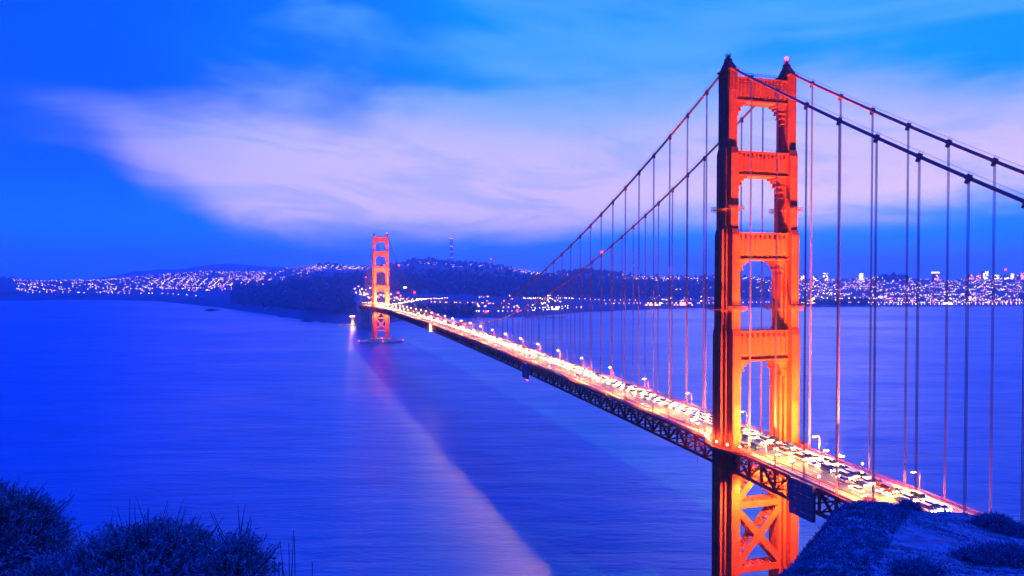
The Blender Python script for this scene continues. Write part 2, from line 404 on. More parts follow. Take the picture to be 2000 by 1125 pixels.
# ---- mountains far behind the left-hand town
mu = [(150, 549), (210, 541), (260, 531), (290, 527.5), (325, 525.5), (345, 527), (380, 521), (410, 517.5), (440, 514.5), (465, 516), (500, 519), (550, 522), (590, 521), (640, 526), (720, 534), (800, 545)]
us2 = np.arange(150, 800, 2.5); fs = np.linspace(13000, 17000, 17); P = np.zeros((len(us2), len(fs), 3))
for i, u in enumerate(us2):
    v = np.interp(u, [q[0] for q in mu], [q[1] for q in mu]); zc = CAM.z - (v - 536) / FPX * 15000
    sh = 1 - ((fs - 15000) / 2000) ** 2 * 1.0
    Z = -30 + (zc + 30) * np.clip(sh, 0, 1) + 14 * fbm(np.full_like(fs, u / 14.), fs / 600., 4, 21) * np.clip(sh, 0, 1)
    r = (u - 1000) / FPX * fs
    P[i, :, 0] = CAM.x + FW[0] * fs + RT[0] * r; P[i, :, 1] = CAM.y + FW[1] * fs + RT[1] * r; P[i, :, 2] = Z
tag(put('mountains', grid_mesh('mountains', P, 'far_hill')), 'distant blue mountain ridge behind the hillside town', 'mountains', kind='structure')

# ---- surf strip and rocks along the far bluff
us3 = np.arange(455, 700, 4.0); P = np.zeros((len(us3), 2, 3))
for i, u in enumerate(us3):
    D = land_profile(u)[0][1] - 12
    w = 10 + 26 * (0.5 + fbm(np.array(u / 22.), np.array(3.), 3, 5))
    for j, q in enumerate((D + 30, D - w)):
        p = wpos(q, u=u, z=0.25 if j == 0 else 0.05); P[i, j] = p
tag(put('beach', grid_mesh('beach', P, 'sand')), 'pale strip of sand and surf under the dark bluff', 'beach', kind='structure')
for k, (u, v, s, lb) in enumerate([(413, 607, 17, 'long low dark rock in the water off the far beach'), (425, 606, 9, 'small dark rock beside the long rock off the far beach'),
                                   (552, 619, 11, 'dark rock at the foot of the bluff, farther from the bridge'), (603, 628, 16, 'dark rock at the foot of the bluff, nearer the bridge'), (632, 630, 9, 'smallest dark rock near the fort shore')]):
    mb = MB(); mb.ball((0, 0, 0), s, 0, 10, 6, .45)
    mb.v = [(x * (1.2 + vnoise(x * .2, y * .2, k)), y * (1 + vnoise(y * .3, x * .3, k + 9)), z * (1 + 1.2 * vnoise(x * .25, y * .25, k + 4))) for x, y, z in mb.v]
    p = wpos(shoreD(v), u=u, z=0); tag(mb.build('rock', 'rock', loc=p), lb, 'rock')

# ================================================================== THE BRIDGE
SPAN = 1280.16; SIDE = 343.0; HX = 13.72; PAN = 7.62; Y0 = -30 * PAN; Y1 = SPAN + SIDE
def road_z(y):
    if y < 0: return 75 + .03 * y
    if y > SPAN: return 75 - .03 * (y - SPAN)
    return 82 - 7 * ((y - SPAN / 2) / (SPAN / 2)) ** 2
CS, CM = 226.3, 83.9
def cable_z(y):
    if y < 0: t = -y / SIDE; return CS + (66 - CS) * t - 4 * 9.5 * t * (1 - t)
    if y > SPAN: t = (y - SPAN) / SIDE; return CS + (66 - CS) * t - 4 * 9.5 * t * (1 - t)
    return CM + (CS - CM) * ((y - SPAN / 2) / (SPAN / 2)) ** 2
bridge = tag(empty('suspension_bridge', (0, 0, 0)), 'orange suspension bridge with two stepped towers crossing the strait', 'bridge')

# ---- towers -------------------------------------------------------
STAGES = [  # z0, z1, [(half depth, half width)...] widest to deepest, ledge above
    (14, 122.0, [(2.5, 4.2), (3.9, 3.0), (7.0, 1.85)]),
    (122.0, 161.5, [(2.3, 3.9), (3.5, 2.75), (6.2, 1.75)]),
    (161.5, 193.6, [(2.7, 2.55), (5.1, 1.7)]),
    (193.6, 223.6, [(3.7, 1.9)]),
]
def cruci(steps):
    """stepped cross-shaped plan"""
    q = [];
    st = sorted(steps)                      # small depth (wide) first
    for i, (d, w) in enumerate(st):
        if i: q.append((w, st[i - 1][0]))
        q.append((w, d))
    right = q                                # from the wide middle out to the deep nose, x > 0, y > 0
    p = [(x, y) for x, y in right] + [(-x, y) for x, y in right[::-1]] + [(-x, -y) for x, y in right] + [(x, -y) for x, y in right[::-1]]
    return p
def inset(p, k): return [(x * k, y * k) for x, y in p]
def leg_mesh(z0, z1, steps, top_steps, name, cap=True):
    mb = MB(); pl = cruci(steps)
    mb.prism(pl, z0, z1 - 2.4)
    if top_steps and len(top_steps) == len(steps): mb.prism(pl, z1 - 2.398, z1, poly2=[(x * .93, y * .91) for x, y in pl])
    else: mb.prism(pl, z1 - 2.398, z1, poly2=[(x * .90, y * .90) for x, y in pl])
    # raised plate seams round the nose of the leg
    d, w = sorted(steps)[-1]
    z = z0 + 6
    while z < z1 - 4:
        mb.box(-w - .05, w + .05, -d - .05, d + .05, z, z + .28); z += 9.6
    # narrow flutes up the nose faces
    for sg in (-1, 1):
        for fx in (-.55, 0, .55):
            a, b = sorted((sg * d, sg * (d + .10)))
            mb.box(w * fx - .12, w * fx + .12, a, b, z0 + .4, z1 - 2.6)
    # the wide side faces carry pilaster strips
    dd, ww = sorted(steps)[0]
    for sg in (-1, 1):
        a, b = sorted((sg * ww, sg * (ww + .14)))
        for yy in (-dd * .5, dd * .5): mb.box(a, b, yy - .3, yy + .3, z0 + .3, z1 - 2.6)
    return mb.mesh(name, 'orange_paint')
LEGM = [leg_mesh(a, b, s, STAGES[i + 1][2] if i + 1 < len(STAGES) else None, 'leg_section') for i, (a, b, s) in enumerate(STAGES)]
def cap_mesh():
    mb = MB()   # fluted crown, saddle hood and finial
    w, d = 1.9, 3.7
    for k in range(6):
        x = -w + (k + .5) * 2 * w / 6
        for sg in (-1, 1):
            a, b = sorted((sg * d, sg * (d + .28))); mb.box(x - .17, x + .17, a, b, 216.0, 223.7)
    for k in range(9):
        y = -d + (k + .5) * 2 * d / 9
        for sg in (-1, 1):
            a, b = sorted((sg * w, sg * (w + .22))); mb.box(a, b, y - .2, y + .2, 216.0, 223.7)
    mb.box(-w - .5, w + .5, -d - .5, d + .5, 223.7, 224.4)
    prof = [(-4.0, 224.4), (4.0, 224.4), (3.7, 225.2), (2.6, 226.3), (1.7, 227.2), (1.0, 228.0), (.75, 229.2), (-.75, 229.2), (-1.0, 228.0), (-1.7, 227.2), (-2.6, 226.3), (-3.7, 225.2)]
    n = len(prof)
    mb.add([(-1.25, y, z) for y, z in prof] + [(1.25, y, z) for y, z in prof], [tuple(range(n)), tuple(range(n, 2 * n))[::-1]] + [(i, n + i, n + (i + 1) % n, (i + 1) % n) for i in range(n)])
    return mb.mesh('saddle_housing', 'orange_paint')
def finial_mesh():
    mb = MB()
    mb.prism([(math.cos(a) * .8, math.sin(a) * .8) for a in np.arange(8) * math.pi / 4], 229.2, 229.8)
    for a in np.arange(8) * math.pi / 4: mb.bar((math.cos(a) * 1.05, math.sin(a) * 1.05, 229.8), (math.cos(a) * 1.05, math.sin(a) * 1.05, 230.9), .1, .1)
    ring = [(math.cos(a) * 1.05, math.sin(a) * 1.05) for a in np.linspace(0, 2 * math.pi, 13)]
    for z in (229.85, 230.3, 230.9):
        for p, q in zip(ring, ring[1:]): mb.bar((*p, z), (*q, z), .1, .1)
    mb.tube([(0, 0, 229.8), (0, 0, 230.7)], .4, 8)
    return mb.mesh('finial', 'orange_paint')
CAPM, FINM = cap_mesh(), finial_mesh()
BEAC = MB().ball((0, 0, 0), .62, 0, 10, 6).mesh('beacon_lamp', 'red_glow')

def strut_mesh(z0, z1, x_in, hy, nrib):
    """portal strut between the legs: fluted panel, tooth rows, ledges"""
    mb = MB(); hz = z1 - z0
    mb.box(-x_in, x_in, -hy, hy, z0 + hz * .16, z1 - .7)
    mb.box(-x_in, x_in, -hy - .45, hy + .45, z1 - .7, z1)            # top ledge
    mb.box(-x_in, x_in, -hy + .5, hy - .5, z0 + .6, z0 + hz * .16)   # recessed dark course
    mb.box(-x_in, x_in, -hy - .35, hy + .35, z0, z0 + .6)            # bottom ledge
    w = 2 * (x_in - .8) / nrib
    for sg in (-1, 1):
        y = sg * hy
        for k in range(nrib):
            x = -x_in + .8 + (k + .5) * w; a = w * .36; e = sg * .42
            zt, zb = z1 - 2.0, z0 + hz * .16 + .1
            V = [(x - a, y, zb), (x + a, y, zb), (x + a, y, zt), (x - a, y, zt), (x, y + e, zb + .8), (x, y + e, zt - .9)]
            F = [(0, 4, 5, 3), (1, 2, 5, 4), (0, 1, 4), (3, 5, 2)]
            mb.add(V, F if sg < 0 else [f[::-1] for f in F])
            # tooth under the top ledge
            V = [(x - a, y, zt + .15), (x + a, y, zt + .15), (x, y, z1 - .75), (x, y + sg * .75, zt + .2)]
            F = [(0, 1, 3), (1, 2, 3), (2, 0, 3)]
            mb.add(V, F if sg < 0 else [f[::-1] for f in F])
            # tooth over the recessed course
            zq = z0 + hz * .16
            V = [(x - a, y, zq), (x + a, y, zq), (x, y, zq + .9), (x, y + sg * .45, zq)]
            mb.add(V, F if sg < 0 else [f[::-1] for f in F])
    return mb.mesh('portal_strut', 'orange_paint')
def bracket_mesh(sx, x_in, z, hy, n=5, s=1.0):
    """stepped corner bracket under a strut"""
    mb = MB()
    steps = [(5.2 * s, .9), (3.9 * s, 1.0), (2.9 * s, 1.5 * s), (1.9 * s, 2.0 * s), (1.1 * s, 2.4 * s)]
    zz = z
    for i, (l, h) in enumerate(steps):
        a, b = sorted((sx * x_in, sx * (x_in - l))); mb.box(a, b, -hy + .25 * i, hy - .25 * i, zz - h, zz - .003); 
        zz -= h
        if i >= 2:
            a, b = sorted((sx * x_in, sx * (x_in - l - .35))); mb.box(a, b, -hy + .25 * i - .2, hy - .25 * i + .2, zz - .35, zz + .1)
    return mb.mesh('corner_bracket', 'orange_paint')
STR = [(212, 221.6, 11.82, 2.9, 13), (182.6, 192.4, 12.02, 3.4, 12), (149.2, 160.2, 11.97, 3.9, 10), (109.2, 121.2, 11.87, 4.6, 9)]
STRM = [strut_mesh(*s) for s in STR]
BRKM = [[bracket_mesh(sx, x_in, z0, hy - .4, s=.9 + .1 * i) for sx in (-1, 1)] for i, (z0, z1, x_in, hy, n) in enumerate(STR)]
def ring_mesh(steps):
    """walkway ring round a leg: brackets, deck and two rails"""
    mb = MB(); pl = cruci(steps); d, w = max(s[0] for s in steps), max(s[1] for s in steps)
    pts = [(-w, -d), (w, -d), (w, d), (-w, d)]
    e = .9
    o = [(-w - e, -d - e), (w + e, -d - e), (w + e, d + e), (-w - e, d + e)]
    for i in range(4):
        a, b = o[i], o[(i + 1) % 4]
        for z in (0, .55, 1.1): mb.bar((*a, z), (*b, z), .12, .12)
        mb.bar((a[0] * .95, a[1] * .95, -.05), (b[0] * .95, b[1] * .95, -.05), .8, .08)
        n = int(max(abs(a[0] - b[0]), abs(a[1] - b[1])) / 1.3)
        for k in range(n + 1):
            t = k / n; x = a[0] + (b[0] - a[0]) * t; y = a[1] + (b[1] - a[1]) * t
            mb.bar((x, y, -.8), (x, y, 1.1), .1, .1); mb.bar((x, y, 0), (x * .82, y * .86, -1.1), .12, .12)
    return mb.mesh('catwalk', 'orange_paint_dull')
def brace_mesh(a, b, w=2.6, d=5.6, name='cross_brace'):
    mb = MB(); a = Vector(a); b = Vector(b); dr = (b - a).normalized(); nv = Vector((dr.z, 0, -dr.x))
    for sg in (-1, 1):    # two plate flanges front and back
        mb.bar(a + Vector((0, sg * d / 2, 0)), b + Vector((0, sg * d / 2, 0)), .5, w, nv if abs(dr.z) < .99 else (1, 0, 0))
    n = max(3, int((b - a).length / 2.2))
    for s2 in (-1, 1):    # laced webs
        for k in range(n):
            p = a + dr * ((k + .1) * (b - a).length / n) + nv * (s2 * w * .42); q = a + dr * ((k + .9) * (b - a).length / n) + nv * (s2 * w * .42)
            y0, y1 = (-d / 2, d / 2) if k % 2 else (d / 2, -d / 2)
            mb.bar(p + Vector((0, y0, 0)), q + Vector((0, y1, 0)), .5, .25, nv)
            mb.bar(p + Vector((0, -d / 2, 0)), p + Vector((0, d / 2, 0)), .5, .25, nv)
    return mb.mesh(name, 'orange_paint')
XL = 10.0
BRC = [((-XL - .6, 0, 52.6), (-.2, 0, 64.6)), ((XL + .6, 0, 52.6), (.2, 0, 64.6)), ((-XL, 0, 51.4), (XL, 0, 51.4)), ((-XL, 0, 49.4), (XL, 0, 27.4)), ((-XL, 0, 27.4), (-1.4, 0, 37.0)), ((1.4, 0, 39.9), (XL, 0, 49.4)), ((-XL, 0, 25.3), (XL, 0, 25.3))]
BRCM = [brace_mesh(a, b) for a, b in BRC]
GUS = MB().box(-2.6, 2.6, -.05, .05, 36.0, 40.8).mesh('gusset_plate', 'orange_paint')
def tower(y, beacon_left):
    t = empty('tower', (0, y, 0), parent=bridge)
    for sx in (-1, 1):
        for i, me in enumerate(LEGM): put('leg_section', me, t, (sx * HX, 0, 0))
        put('saddle_housing', CAPM, t, (sx * HX, 0, 0)); put('finial', FINM, t, (sx * HX, 0, 0))
        for z, st in ((169.5, STAGES[2][2]), (130.0, STAGES[1][2])): put('catwalk', ring_mesh(st) if y == 0 else bpy.data.meshes['catwalk'], t, (sx * HX, 0, z))
        mb = MB()      # pedestal
        mb.prism(inset(cruci(STAGES[0][2]), 1.18), 9.0, 14, poly2=inset(cruci(STAGES[0][2]), 1.06)); mb.build('pedestal', 'orange_paint', t, (sx * HX, 0, 0))
    o = put('beacon_lamp', BEAC, t, (HX, 0, 231.6)); tag(o, 'red warning beacon on the finial')
    light('POINT', 'beacon_light', o, (0, 0, .3), 900, (1, .05, .08), .3)
    for me in STRM: put('portal_strut', me, t)
    for pair in BRKM:
        for me in pair: put('corner_bracket', me, t)
    for me in BRCM: put('cross_brace', me, t)
    for yy in (-3.1, 3.1): put('gusset_plate', GUS, t, (0, yy, 0))
    mb = MB()
    for sg in (-1, 1):
        for z in (222.6, 223.2): mb.bar((-11.8, sg * 2.6, z), (11.8, sg * 2.6, z), .12, .12)
        for k in range(13): mb.bar((-11.7 + k * 1.95, sg * 2.6, 221.6), (-11.7 + k * 1.95, sg * 2.6, 223.2), .12, .12)
    mb.build('top_railing', 'orange_paint_dull', t)
    for z in (192.4, 160.2, 121.2):
        mb = MB()
        for sg in (-1, 1):
            mb.bar((-11, sg * 2.4, z + 1.1), (11, sg * 2.4, z + 1.1), .08, .08)
            for k in range(12): mb.bar((-11 + k * 2, sg * 2.4, z), (-11 + k * 2, sg * 2.4, z + 1.1), .08, .08)
        mb.box(-11.1, -10.9, -2.4, 2.4, z + 1.04, z + 1.16); mb.build('strut_handrail', 'orange_paint_dull', t)
    mb = MB(); mb.prism([(math.cos(a) * 26 * (1 if abs(math.cos(a)) < .8 else 1.0), math.sin(a) * 14) for a in np.linspace(0, 2 * math.pi, 25)[:-1]], -8, 9.0); mb.build('pier', 'concrete', t)
    return t
t_near = tower(0, False); t_far = tower(SPAN, False)
# fender ring of the far tower
mb = MB(); N = 48
el_o = [(math.cos(a) * 47, math.sin(a) * 27) for a in np.linspace(0, 2 * math.pi, N + 1)[:-1]]; el_i = [(x * .86, y * .78) for x, y in el_o]
mb.add([(*p, -6) for p in el_o] + [(*p, 4.0) for p in el_o] + [(*p, 4.0) for p in el_i] + [(*p, -6) for p in el_i],
       [q for k in range(N) for q in ((k, (k + 1) % N, N + (k + 1) % N, N + k), (N + k, N + (k + 1) % N, 2 * N + (k + 1) % N, 2 * N + k), (2 * N + k, 2 * N + (k + 1) % N, 3 * N + (k + 1) % N, 3 * N + k))])
mb.build('fender_ring', 'concrete', t_far)
for x, yy in ((-46, -4), (0, -27.2), (1, -13), (46, -3)):
    o = MB().ball((0, 0, 0), .55, 0).build('marker_lamp', 'red_glow', t_far, (x, yy - .6, 4.9 if yy != -13 else 11)); light('POINT', 'marker_light', o, (0, -.8, .5), 350, (1, .06, .1), .3)

# ---- main cables, bands, suspenders -------------------------------
ROPE = MB()
for sx in (-.22, .22):
    for sy in (-.16, .16): ROPE.box(sx - .05, sx + .05, sy - .05, sy + .05, 0, 1)
ROPEM = ROPE.mesh('suspender', 'rope_steel')
BANDM = MB().tube([(0, -.9, 0), (0, .9, 0)], .62, 8).box(-.16, .16, -.75, .75, .5, .95).box(-.42, .42, -.42, .42, -1.5, -.5).bar((-.25, -.8, .6), (-.25, -.8, 1.9), .06, .06).bar((.25, .8, .6), (.25, .8, 1.9), .06, .06).mesh('cable_band', 'cable_paint')
SHOEM = MB().box(-.45, .45, -.4, .4, 0, 1.5).mesh('rope_socket', 'orange_paint_dull')
for sx in (-1, 1):
    ys = [-SIDE + i * (SIDE / 60) for i in range(60)] + [SPAN * i / 300 for i in range(301)] + [SPAN + SIDE * (i + 1) / 60 for i in range(60)]
    cab = MB().tube([(sx * HX, y, cable_z(y)) for y in ys], .50, 10)
    me = smooth(cab.mesh('main_cable', 'cable_paint')); c = put('main_cable', me, bridge)
    hr = MB()
    for off in (-.4, .4): hr.tube([(sx * HX + off, y, cable_z(y) + 1.55) for y in ys if y < 700], .035, 3, caps=False)
    hr.build('hand_rope', 'cable_paint', c)
    k = 1
    Ys = [15.24 * i for i in range(1, 84)] + [-15.24 * i for i in range(1, 12)] + [SPAN + 15.24 * i for i in range(1, 22)]
    for y in Ys:
        zc = cable_z(y); zr = road_z(y) - .6
        sl_ = math.atan((cable_z(y + .5) - cable_z(y - .5)))
        put('cable_band', BANDM, c, (sx * HX, y, zc), (sl_, 0, 0))
        if zc - zr > 3.0: put('suspender', ROPEM, c, (sx * HX, y, zr), None, (1, 1, zc - zr - .6))
# red warning lamps clipped on the cables
CAB = {-1: bpy.data.objects['main_cable'], 1: bpy.data.objects['main_cable.001']}
for sx, y in ((1, 182), (1, 366), (-1, 370), (-1, 926), (1, 930), (-1, 1106), (1, 1108), (-1, 1452)):
    o = put('warning_lamp', BEAC, CAB[sx], (sx * HX, y, cable_z(y) + 1.1)); o.scale = (1.25 if y < 600 else 2.0,) * 3
    light('POINT', 'warning_light', o, (0, 0, 1.0), 700, (1, .05, .1), .3)

# ---- deck ----------------------------------------------------------
NP = int(round((Y1 - Y0) / PAN)); YY = [Y0 + i * PAN for i in range(NP + 1)]
def ribbon(x0, x1, dz, th, ylist, xs=None):
    mb = MB(); o = 0
    for y in ylist:
        z = road_z(y) + dz; mb.v += [(x0, y, z), (x1, y, z), (x1, y, z - th), (x0, y, z - th)]
    for i in range(len(ylist) - 1):
        a = i * 4; b = a + 4
        mb.f += [(a, a + 1, b + 1, b), (a + 1, a + 2, b + 2, b + 1), (a + 2, a + 3, b + 3, b + 2), (a + 3, a, b, b + 3)]; mb.mi += [0] * 4
    n = (len(ylist) - 1) * 4
    mb.f += [(3, 2, 1, 0), (n, n + 1, n + 2, n + 3)]; mb.mi += [0, 0]
    return mb
deck = ribbon(-9.6, 9.6, 0, .45, YY).build('road_deck', 'asphalt', bridge)
for sx in (-1, 1):
    a, b = sorted((sx * 9.603, sx * 13.2)); ribbon(a, b, .26, .55, YY).build('sidewalk', 'sidewalk_concrete', bridge)
    a, b = sorted((sx * 9.3, sx * 9.597)); ribbon(a, b, .62, .60, YY).build('kerb_barrier', 'orange_paint_dull', bridge)
    # outer railing
    rl = MB()
    for dz_, w in ((1.55, .16), (.42, .12)):
        q = ribbon(sx * 13.1 - w / 2, sx * 13.1 + w / 2, dz_, .14, YY); rl.add(q.v, q.f)
    y = Y0
    while y < 520:
        z = road_z(y) + .26; rl.box(sx * 13.1 - .05, sx * 13.1 + .05, y - .05, y + .05, z + .15, z + 1.2)
        y += .635 if y < 130 else 1.27
    rl.build('railing', 'orange_paint_dull', bridge)
# lane paint
DASH = MB().box(-.09, .09, -1.6, 1.6, 0, .006).mesh('lane_dash', 'lane_paint')
for lx in (-6.4, -3.2, 0.0, 3.2, 6.4):
    y = Y0 + 4; n = 0
    st = MB()
    while y < SPAN + 200:
        sl_ = math.atan(road_z(y + .5) - road_z(y - .5))
        if y < 330 and y > -120: put('lane_dash', DASH, deck, (lx, y, road_z(y) + .004), (sl_, 0, 0))
        else: st.box(lx - .09, lx + .09, y - 1.6, y + 1.6, road_z(y) + .004, road_z(y) + .03)
        y += 10.9
    tag(st.build('lane_dashes', 'lane_paint', deck), kind='stuff')

# stiffening trusses: chords, posts, diagonals
TD = 7.9   # truss depth
TOPZ = -.75
for sx in (-1, 1):
    tr = empty('stiffening_truss', (0, 0, 0), parent=bridge)
    for dz_, nm in ((TOPZ, 'top_chord'), (TOPZ - TD, 'bottom_chord')):
        ribbon(sx * HX - .45, sx * HX + .45, dz_ + .5, 1.15, YY).build(nm, 'orange_paint_dull', tr)
    post = MB().box(-.36, .36, -.42, .42, -TD + .4, -.45).mesh('truss_post', 'orange_paint_dull')
    dm = []
    for s2 in (1, -1):
        m_ = MB()
        for e in (-.28, .28): m_.bar((e, -s2 * PAN / 2, -TD + .3), (e, s2 * PAN / 2, -.35), .10, .85, (1, 0, 0))
        L_ = 8
        for k in range(L_):   # lacing
            t0, t1 = (k + .1) / L_, (k + .9) / L_
            f = lambda t: (-s2 * PAN / 2 + s2 * PAN * t, -TD + .3 + (TD - .65) * t)
            (ya, za), (yb, zb) = f(t0), f(t1); e = .28 if k % 2 else -.28
            m_.bar((e, ya, za), (-e, yb, zb), .08, .2, (1, 0, 0))
        dm.append(m_.mesh('truss_diagonal', 'orange_paint_dull'))
    rest = MB()
    for i in range(NP):
        y = YY[i]; z = road_z(y) + TOPZ; ym = y + PAN / 2; zm = road_z(ym) + TOPZ
        if sx < 0 and -120 < y < 1280:
            put('truss_post', post, tr, (sx * HX, y, z)); put('truss_diagonal', dm[i % 2], tr, (sx * HX, ym, zm))
        elif sx > 0 and -120 < y < 160:
            put('truss_post', post, tr, (sx * HX, y, z)); put('truss_diagonal', dm[i % 2], tr, (sx * HX, ym, zm))
        else:
            rest.box(sx * HX - .26, sx * HX + .26, y - .3, y + .3, z - TD + .4, z - .45)
            s2 = 1 if i % 2 == 0 else -1
            rest.bar((sx * HX, ym - s2 * PAN / 2, zm - TD + .3), (sx * HX, ym + s2 * PAN / 2, zm - .35), .6, .52, (1, 0, 0))
    tag(rest.build('truss_members', 'orange_paint_dull', tr), kind='stuff')
# floor beams and lower laterals
fb = MB()
ff_ = empty('floor_system', parent=bridge)
BEAMM = MB().box(-13.2, 13.2, -.28, .28, -2.3, -.5).bar((-13, 0, -8.3), (13, 0, -8.3), .5, .5).mesh('floor_beam', 'orange_paint_dull')
LATM = MB().bar((-13, 0, -8.35), (0, PAN, -8.35), .4, .3).bar((13, 0, -8.35), (0, PAN, -8.35), .4, .3).mesh('lateral_brace', 'orange_paint_dull')
SWAY = MB().bar((-13, 0, -2.4), (-5, 0, -8.2), .35, .35).bar((13, 0, -2.4), (5, 0, -8.2), .35, .35).bar((-5, 0, -8.2), (0, 0, -2.4), .35, .35).bar((5, 0, -8.2), (0, 0, -2.4), .35, .35).mesh('sway_brace', 'orange_paint_dull')
for i in range(NP):
    y = YY[i]; z = road_z(y)
    if -120 < y < 520:
        put('floor_beam', BEAMM, ff_, (0, y, z)); put('lateral_brace', LATM, ff_, (0, y, z), None, None)
        if y < 300: put('sway_brace', SWAY, ff_, (0, y, z))
    else: fb.box(-13.2, 13.2, y - .28, y + .28, z - 2.3, z - .5)
tag(fb.build('floor_beams', 'orange_paint_dull', ff_), kind='stuff')
for x in (-8, -4, 0, 4, 8):
    ribbon(x - .2, x + .2, -.46, .9, YY).build('stringer', 'orange_paint_dull', ff_)
# sidewalk apron and rail that swing out round the tower legs
for (ty, sx) in ((0, -1), (0, 1), (SPAN, -1), (SPAN, 1)):
    mb = MB(); zr = road_z(ty)
    angs = np.linspace(-math.pi / 2, math.pi / 2, 19)
    rx, ry = 8.2, 13.5
    out = [(sx * (HX - 2.2 + rx * math.cos(a)), ty + ry * math.sin(a)) for a in angs]; inn = [(sx * (HX - .6), ty + ry * .98 * math.sin(a)) for a in angs]
    n = len(angs); vs = [(x, y, zr + .2) for x, y in out] + [(x, y, zr + .2) for x, y in inn] + [(x, y, zr - .9) for x, y in out] + [(x, y, zr - .9) for x, y in inn]
    fs_ = []
    for k in range(n - 1): fs_ += [(k, k + 1, n + k + 1, n + k), (2 * n + k, 2 * n + k + 1, k + 1, k), (3 * n + k, 3 * n + k + 1, 2 * n + k + 1, 2 * n + k)]
    mb.add(vs, fs_)
    for z in (.7, 1.1, 1.5):
        for p, q in zip(out, out[1:]): mb.bar((*p, zr + z), (*q, zr + z), .09, .09)
    for p in out[::1]: mb.bar((*p, zr + .2), (*p, zr + 1.5), .1, .1)
    for p in out[2:-2:3]: mb.bar((*p, zr - .8), (sx * (HX + 1), ty + (p[1] - ty) * .35, zr - 6), .35, .35)
    mb.build('tower_walkway', 'orange_paint_dull', bridge)

# ---- concrete pylon and approach behind the far tower ---------------
py = empty('pylon', (0, Y1, 0), parent=bridge)
for sx in (-1, 1):
    mb = MB(); a, b = sorted((sx * 11.5, sx * 19.0))
    mb.box(a, b, 0, 34, -6, road_z(Y1) + 6)
    mb.box(a - .7, b + .7, -.7, 34.7, road_z(Y1) + 6.003, road_z(Y1) + 7.6); mb.box(a - .9, b + .9, -.9, 34.9, -6.2, 5.5)
    mb.build('pylon_shaft', 'concrete', py)
    xo = sx * 19.0
    for y0_, y1_ in ((2, 9), (25, 32)):
        c_, d_ = sorted((xo + sx * .003, xo + sx * .7)); MB().box(c_, d_, y0_, y1_, 5.6, road_z(Y1) + 5).build('pilaster', 'concrete', py)
    c_, d_ = sorted((xo + sx * .003, xo + sx * .12)); MB().box(c_, d_, 12, 22, 5.6, 50).build('recess_shade_panel', 'concrete_dark', py)  # raised dark panel; its colour stands in for the shade of a recess
MB().box(-11.4, 11.4, 6, 28, -6, road_z(Y1) - 1.2).build('pylon_web', 'concrete', py)

# ================================================================== THINGS ON THE BRIDGE
# ---- street lamps ---------------------------------------------------
AMBER = (1.0, 0.35, 0.035)
def lamp_meshes(s):
    """s: +1 arm reaches towards +x"""
    pole = MB().box(-.22, .22, -.22, .22, 0, .5).tube([(0, 0, .5), (0, 0, 5.6), (0, 0, 6.9), (s * .35, 0, 7.45), (s * .9, 0, 7.7), (s * 1.9, 0, 7.72)], [.12, .1, .09, .08, .075, .07], 6).mesh('pole', 'pole_paint')
    head = MB().add([(s * 1.7, -.3, 7.82), (s * 3.1, -.24, 7.82), (s * 3.1, .24, 7.82), (s * 1.7, .3, 7.82), (s * 1.6, -.4, 7.5), (s * 3.2, -.34, 7.5), (s * 3.2, .34, 7.5), (s * 1.6, .4, 7.5)],
                    [(0, 1, 2, 3), (0, 4, 5, 1), (1, 5, 6, 2), (2, 6, 7, 3), (3, 7, 4, 0)]).mesh('lamp_head', 'pole_paint')
    a, b = sorted((s * 1.75, s * 3.05)); lens = MB().box(a, b, -.28, .28, 7.34, 7.52).mesh('lens', 'lamp_glow')
    return pole, head, lens
LM = {1: lamp_meshes(1), -1: lamp_meshes(-1)}
ll = bpy.data.lights.new('lamp_light', 'SPOT'); ll.energy = 135000; ll.color = AMBER; ll.spot_size = R_(166); ll.spot_blend = .5; ll.shadow_soft_size = .35
for sx in (-1, 1):
    for k in range(-3, 35):
        y = 22.86 + 45.72 * k
        if abs(y - SPAN) < 6: continue
        zz = road_z(y) + .26
        side = 'nearer' if sx < 0 else 'farther'
        if y < 0: lb, gr = f'amber street lamp on the {side} walkway between the large tower and the hill', f'side span street lamps, {side} walkway'
        elif y < 1290: lb, gr = f'amber street lamp in the row on the {side} walkway of the main span', f'main span street lamps, {side} walkway'
        else: lb, gr = f'amber street lamp on the {side} walkway beyond the small far tower', f'far side span street lamps, {side} walkway'
        t = tag(empty('street_lamp', (sx * 11.9, y, zz)), lb, 'street lamp', gr)
        for nm, me in zip(('pole', 'lamp_head', 'lens'), LM[-sx]): put(nm, me, t)
        o = bpy.data.objects.new('lamp_light', ll); COL.objects.link(o); o.parent = t; o.location = (-sx * 2.4, 0, 7.2)

# ---- floodlights at the towers -------------------------------------
FLOOD = (1.0, 0.50, 0.12)
fpost = MB().box(-.3, .3, -.3, .3, 0, .2).tube([(0, 0, .2), (0, 0, 2.6)], .09, 6).bar((-.9, 0, 2.6), (.9, 0, 2.6), .12, .12).mesh('bracket', 'dark_metal')
fhead = MB().box(-.85, -.1, -.3, .3, 2.7, 3.3).box(.1, .85, -.3, .3, 2.7, 3.3).mesh('housing', 'dark_metal')
flens = MB().box(-.8, -.15, -.27, .27, 3.303, 3.62).box(.15, .8, -.27, .27, 3.303, 3.62).mesh('lens', 'flood_glow')
def flood(loc, target, energy, angle, label, blend=.6, group=None, mast=True, rz=0):
    t = tag(empty('floodlight', loc), label, 'floodlight', group)
    put('bracket', fpost, t); put('housing', fhead, t); put('lens', flens, t)
    light('SPOT', 'flood_beam', t, (0, 0, 3.8), energy, FLOOD, .35, Vector(target) - Vector(loc), angle, blend)
